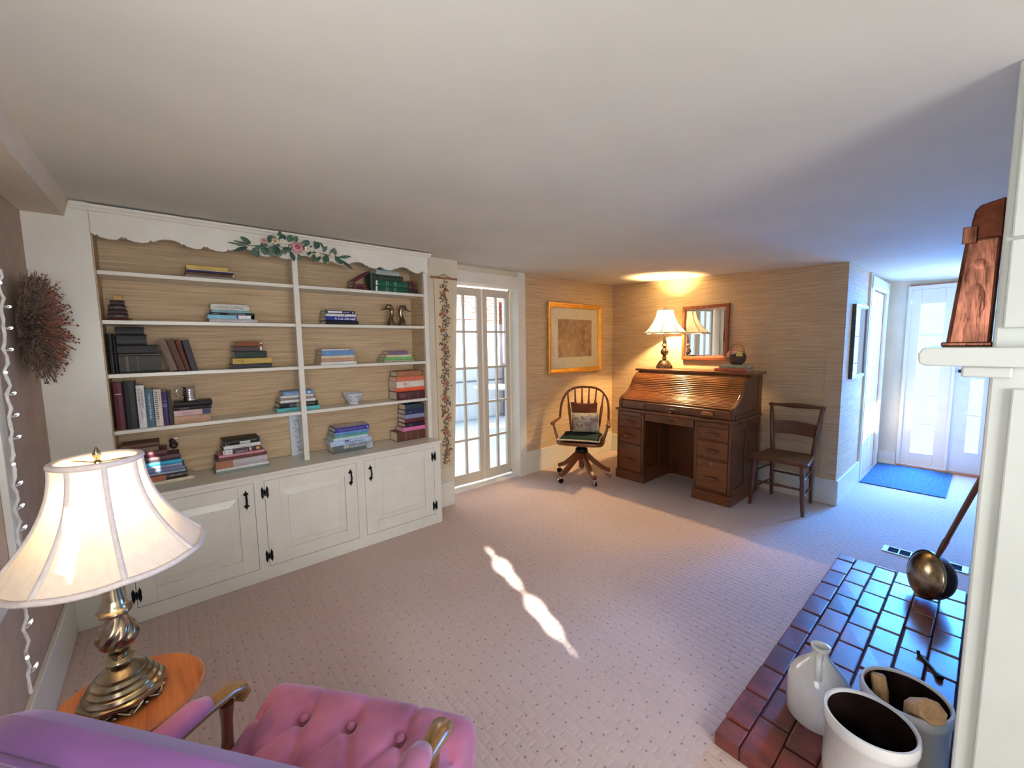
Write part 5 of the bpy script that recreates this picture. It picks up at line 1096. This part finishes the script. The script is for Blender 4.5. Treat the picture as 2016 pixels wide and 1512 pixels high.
m.tube([(4.440+.012*math.sin(math.pi*(y-.925)/.445), y, .868+.004*math.sin(math.pi*(y-.925)/.445)) for y in yy], rr, 10); m.build('crest_rail', WALNUT, rc, smooth=60)
RUSH = mt('woven_rush', (120, 84, 50), .75, var=.2, scale=70, stretch=(1, 1, 1), bmp=.5)
c_ = (4.185, 1.148); cor = [(3.975, .930), (3.975, 1.366), (4.375, 1.318), (4.375, .978)]
for k in range(4):
    a, b_ = cor[k], cor[(k+1) % 4]; m = MB(); N = 11; vs = []
    for i in range(N+1):
        t_ = i/N
        for (q, lift) in ((a, .447), (b_, .447)):
            px, py = q[0]+(c_[0]-q[0])*t_, q[1]+(c_[1]-q[1])*t_; vs.append((px, py, lift-.012*t_))
    m.add(vs, [(2*i, 2*i+1, 2*i+3, 2*i+2) for i in range(N)]); o_ = len(m.v); m.add([(x, y, z-.024) for x, y, z in vs], [(2*i, 2*i+2, 2*i+3, 2*i+1) for i in range(N)]); m.f.append((0, o_, o_+1, 1))
    m.build('rush_panel', RUSH, rc)
    MB().tube([(a[0], a[1], .438), (b_[0], b_[1], .438)], .015, 8).build('seat_roll', WALNUT if k == 0 else RUSH, rc, smooth=60)
ST = [(0, .9), (.3, 1.0), (.38, 1.0), (.42, 1.4), (.46, 1.1), (.5, 1.6), (.54, 1.1), (.58, 1.4), (.62, 1.0), (1, .9)]
turned((3.988, 1.340, .225), (3.992, .955, .225), .010, ST, 'stretcher')
for z, s2 in ((.15, 1), (.30, 1)):
    for yf_, yb_ in ((1.338, 1.300), (.957, .985)): turned((3.99, yf_, z), (4.372, yb_, z+.01), .009, [(0, .8), (.5, 1.15), (1, .8)], 'stretcher')
turned((4.370, 1.30, .24), (4.370, .985, .24), .009, [(0, .8), (.5, 1.15), (1, .8)], 'stretcher')

# ================================================================ BRICK HEARTH
he = thing('brick_hearth', 'low hearth of glazed red brick laid in rows along the fireplace wall', 'hearth', (2.4, .28, 0), world=True)
def brickmat(name, c_):
    m, nt, b = new_mat(name); v = coords(nt); f = noise(nt, v, 12, 5, .6); f2 = noise(nt, v, 60, 3)
    lo_c, hi_c = lin(tuple(int(k*.72) for k in c_)), lin(tuple(min(255, int(k*1.22)) for k in c_))
    nt.links.new(ramp(nt, f, [(.3, lo_c), (.7, hi_c)]), b.inputs['Base Color']); b.inputs['Roughness'].default_value = .42; b.inputs['Coat Weight'].default_value = .55; b.inputs['Coat Roughness'].default_value = .28
    ad = nt.nodes.new('ShaderNodeMath'); ad.operation = 'MULTIPLY_ADD'; nt.links.new(f2, ad.inputs[0]); ad.inputs[1].default_value = .25; nt.links.new(f, ad.inputs[2])
    bump(nt, b, ad.outputs[0], .22, .005); return m
BRM = [brickmat('glazed_brick_%d' % i, c_) for i, c_ in enumerate([(118, 54, 44), (106, 48, 42), (128, 64, 52), (96, 46, 42)])]
MB().box(1.445, 3.345, -.03, .562, 0, .040).build('mortar_bed', mt('dark_mortar', (66, 46, 44), .8, var=.15, scale=40), he)
rd = random.Random(21); rows = [(.490, .574), (.392, .486), (.294, .388), (.197, .290), (.100, .193), (.003, .096), (-.034, -.001)]
for ri, (y0, y1) in enumerate(rows):
    x = 1.437; first = [.102, .20, .135, .20, .10, .20, .1][ri]
    L = first
    while x < 3.33:
        L2 = min(L, 3.35-x)
        if L2 > .02:
            g = .004; dz = rd.uniform(-.002, .002); j = lambda: rd.uniform(-.0015, .0015)
            b_ = MB(); zt = .053+dz
            b_.hexa([(x+g, y0+j(), .002), (x+L2-g, y0+j(), .002), (x+L2-g, y1+j(), .002), (x+g, y1+j(), .002), (x+g+.001, y0+j(), zt+j()), (x+L2-g-.001, y0+j(), zt+j()), (x+L2-g-.001, y1+j(), zt+j()), (x+g+.001, y1+j(), zt+j())])
            b_.build('brick', BRM[rd.randrange(4)], he, bev=.005)
        x += L; L = .194+rd.uniform(-.004, .004)
# ---- mantel shelf
mn = MB(); mn.prism([(-.10, 1.411), (.105, 1.411), (.118, 1.418), (.120, 1.440), (.114, 1.452), (.108, 1.456), (-.10, 1.456)], 1.445, 3.30, 'x')
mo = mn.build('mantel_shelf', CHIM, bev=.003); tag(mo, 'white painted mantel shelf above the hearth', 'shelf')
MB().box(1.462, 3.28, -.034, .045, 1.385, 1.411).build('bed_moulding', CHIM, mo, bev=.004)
# ---- copper box on the mantel
cp = thing('copper_box', 'tall tapering copper hearth box with raised hood standing on the mantel', 'copper box', (1.66, .04, 1.456), world=True)
def tap(z, y0b, y1b, y0t, y1t, x0, x1, z0, z1):
    t_ = (z-z0)/(z1-z0); return [(x0, y0b+(y0t-y0b)*t_, z), (x1, y0b+(y0t-y0b)*t_, z), (x1, y1b+(y1t-y1b)*t_, z), (x0, y1b+(y1t-y1b)*t_, z)]
b0 = tap(1.4565, .002, .082, .0, .062, 1.59, 1.76, 1.4565, 1.73); b1 = tap(1.73, .002, .082, .0, .062, 1.59, 1.76, 1.4565, 1.73)
MB().hexa(b0+b1).build('body', COPPER, cp, bev=.008, seg=3)
hd = MB(); hd.prism([(.0, 1.725), (.056, 1.725), (.054, 1.775), (.050, 1.80), (.042, 1.812), (.0, 1.822)], 1.60, 1.75, 'x'); hd.build('hood', mt('dark_copper', (92, 50, 34), .45, .9, var=.2), cp, bev=.003)
MB().box(1.585, 1.592, .042, .068, 1.717, 1.760).build('tab', COPPER, cp, bev=.002)
MB().box(1.583, 1.767, .0, .090, 1.4565, 1.468).build('foot_rim', COPPER, cp, bev=.003)
em = MB(); em.ball((1.5915, .034, 1.665), .017, 14, 10, (.12, 1, 1.2)).ball((1.5915, .036, 1.570), .024, 14, 10, (.10, 1, 2.6)); em.build('embossing', COPPER, cp, smooth=60)
# ---- stoneware jug and crocks
jg = thing('stoneware_jug', 'grey white stoneware jug with narrow neck and ear handle on the hearth', 'jug', (1.795, .345, .0545), world=True)
jc = (1.795, .345, .0545)
MB().lathe([(0, 0), (.090, 0), (.096, .008), (.098, .06), (.097, .135), (.090, .165), (.073, .192), (.050, .216), (.034, .234), (.026, .252), (.025, .268), (.031, .276), (.031, .284), (.024, .286), (.018, .278), (.018, .24), (0, .23)], 40, jc).build('body', STONE, jg, smooth=50)
MB().tube([(jc[0]-.024, jc[1]-.004, jc[2]+.262), (jc[0]-.045, jc[1]-.006, jc[2]+.266), (jc[0]-.062, jc[1]-.008, jc[2]+.246), (jc[0]-.068, jc[1]-.010, jc[2]+.218), (jc[0]-.066, jc[1]-.010, jc[2]+.194)], [.010, .011, .010, .010, .012], 10, flat=1.0).build('ear_handle', STONE, jg, smooth=60)
def crock(label, c_, r, h):
    t_ = thing('stoneware_crock', label, 'crock', c_, 0, 'stoneware crocks on the hearth', world=True)
    MB().lathe([(0, 0), (r*.90, 0), (r*.94, .006), (r*.965, h*.35), (r*.965, h-.045), (r*1.0, h-.040), (r*1.012, h-.028), (r*1.012, h-.008), (r*.99, h), (r*.93, h), (r*.905, h-.008)], 48, c_, caps=False).build('body', STONE, t_, smooth=40)
    MB().lathe([(r*.906, h-.007), (r*.89, h-.03), (r*.88, .02), (0, .016)], 48, c_, caps=False).build('inner_glaze', STONEIN, t_, smooth=40)
    return t_
crock('near open stoneware crock with dark empty inside on the hearth', (1.545, .168, .0545), .112, .285)
crock('stoneware crock holding tan wooden pieces beside the white wall', (1.795, .114, .0545), .114, .255)
PINE = wood('tan_kindling', (168, 128, 84), (214, 176, 128), .7, 'z', 1.0, 0)
for pts, rr, lab in [([(1.80, .165, .09), (1.825, .178, .26), (1.84, .188, .30)], [.024, .024, .022], 'pale wooden billet upright at the back of the crock'), ([(1.81, .085, .12), (1.775, .080, .285), (1.705, .046, .345)], [.032, .036, .036], 'tan wooden billet leaning over the crock rim by the wall')]:
    k_ = thing('kindling_billet', lab, 'wood', pts[0], 0, 'wood pieces in the crock', world=True)
    MB().tube(pts, rr, 7).build('billet_wood', PINE, k_, bev=.004); MB().tube([pts[-1], tuple(Vector(pts[-1])+(Vector(pts[-1])-Vector(pts[-2])).normalized()*.003)], rr[-1]*.8, 7).build('end_grain', mt('end_grain', (196, 158, 112), .8, var=.12), k_)
sb = MB().ball((1.50, .19, .112), .034, 10, 7, (1.1, .9, .9)).ball((1.525, .20, .107), .026, 10, 7).build('wrapped_bundle', mt('grey_cloth', (150, 142, 146), .8, var=.1), smooth=60); tag(sb, 'small grey wrapped bundle inside the near crock', 'bundle')
# ---- bed warmer leaning beyond the crocks
bwm = thing('bed_warmer', 'brass bed warmer with long dark handle leaning at the hearth end', 'bed warmer', (3.10, .13, .0545))
ax_h = Vector((-.04, -.26, .96)).normalized(); nrm = Vector((-.56, .82, .02)); nrm = (nrm-ax_h*nrm.dot(ax_h)).normalized(); sid = ax_h.cross(nrm)
Mp = Matrix((sid*.86, ax_h*.86, nrm*.86)).transposed().to_4x4(); Mp.translation = Vector((0.0, .03, .134))
MB().lathe([(0, .046), (.05, .045), (.10, .032), (.130, .014), (.141, .004), (.144, .0), (.141, -.004)], 40, (0, 0, 0)).xf(Mp).build('lid', BRASS, bwm, smooth=50)
MB().lathe([(.145, -.004), (.151, .003), (.151, -.009), (.145, -.014)], 40).xf(Mp).build('rim', BRASS, bwm, smooth=40)
MB().lathe([(.142, -.010), (.138, -.058), (.115, -.092), (.06, -.105), (0, -.108)], 40, (0, 0, 0)).xf(Mp).build('pan', mt('blackened_pan', (34, 24, 26), .4, .5), bwm, smooth=50)
h0 = Vector((0, .03, .134))+ax_h*.122-nrm*.01
MB().tube([h0, h0+ax_h*.05, h0+ax_h*.10, h0+ax_h*.12, h0+ax_h*.40, h0+ax_h*.62], [.010, .013, .014, .0115, .0125, .010], 10).build('handle', WALNUT, bwm, smooth=50)
hk = MB().tube([(2.50, .130, .072), (2.485, .125, .060), (2.46, .10, .059), (2.42, .075, .059), (2.38, .055, .060)], [.006, .0075, .0075, .007, .009], 8).tube([(2.39, .06, .062), (2.375, .052, .062)], .012, 8).build('iron_hook', IRON, smooth=60); tag(hk, 'curved black iron hook lying on the hearth bricks', 'hook')
# ---- floor vent, hall rug
fv = thing('floor_vent', 'white framed floor register with dark grille beyond the hearth', 'vent', (3.79, .21, 0), world=True)
VW = mt('vent_white', (224, 228, 224), .35)
m = MB(); m.box(3.735, 3.845, .385, .415, .001, .008); m.box(3.735, 3.845, .005, .035, .001, .008); m.box(3.735, 3.744, .035, .385, .001, .008); m.box(3.836, 3.845, .035, .385, .001, .008); m.build('frame', VW, fv, bev=.002)
MB().box(3.743, 3.837, .03, .39, .001, .003).build('grille', mt('vent_dark', (34, 26, 44), .9, spec=.1), fv)
for k in range(5): MB().box(3.743, 3.837, .09+k*.06-.003, .09+k*.06+.003, .001, .006).build('bar', VW, fv)
rg = MB(); rg.grid(30, 20, lambda u, v: (5.40+u*1.02, .19+v*.615, .010+.0015*math.sin(u*40)*math.sin(v*23))); o_ = len(rg.v)
rg.box(5.40, 6.42, .19, .805, .001, .0085)
def rugmat():
    m, nt, b = new_mat('blue_woven_rug'); v = coords(nt, (18, 60, 1)); f = noise(nt, v, 1.0, 4, .6, .5)
    nt.links.new(ramp(nt, f, [(.3, lin((34, 72, 112))), (.7, lin((66, 110, 150)))]), b.inputs['Base Color']); b.inputs['Roughness'].default_value = .95; bump(nt, b, f, .5, .004); return m
tag(rg.build('hall_rug', rugmat(), smooth=50), 'blue woven mat in front of the front door', 'rug')
# ---- unseen curtains added over the back window, their gap cut to shape sunlight
CURT = mt('sun_block_cloth', (206, 196, 180), .9, var=.05, scale=20)
def gapw(z):
    g_ = .030+.020*math.sin(z*31)+.014*math.sin(z*67+1)
    return max(.002, g_) if 1.34 < z < 1.79 else .0
for sx, xa, lab in ((-1, -.34, 'added unseen curtain over the left half of the back window, shaping the sun'), (1, 1.44, 'added unseen curtain over the right half of the back window, shaping the sun')):
    def cpt(u, v, off):
        z = .62+1.40*v; xe = .50+sx*gapw(z) if sx > 0 else .50-gapw(z); x = xa+(xe-xa)*u
        return (x, -1.985+.014*math.sin(u*60)*(1-u**6)+off, z)
    m = MB(); m.grid(70, 120, lambda u, v: cpt(u, v, 0)); m.grid(70, 120, lambda u, v: cpt(u, v, .006))
    tag(m.build('curtain', CURT, smooth=60), lab, 'curtain')
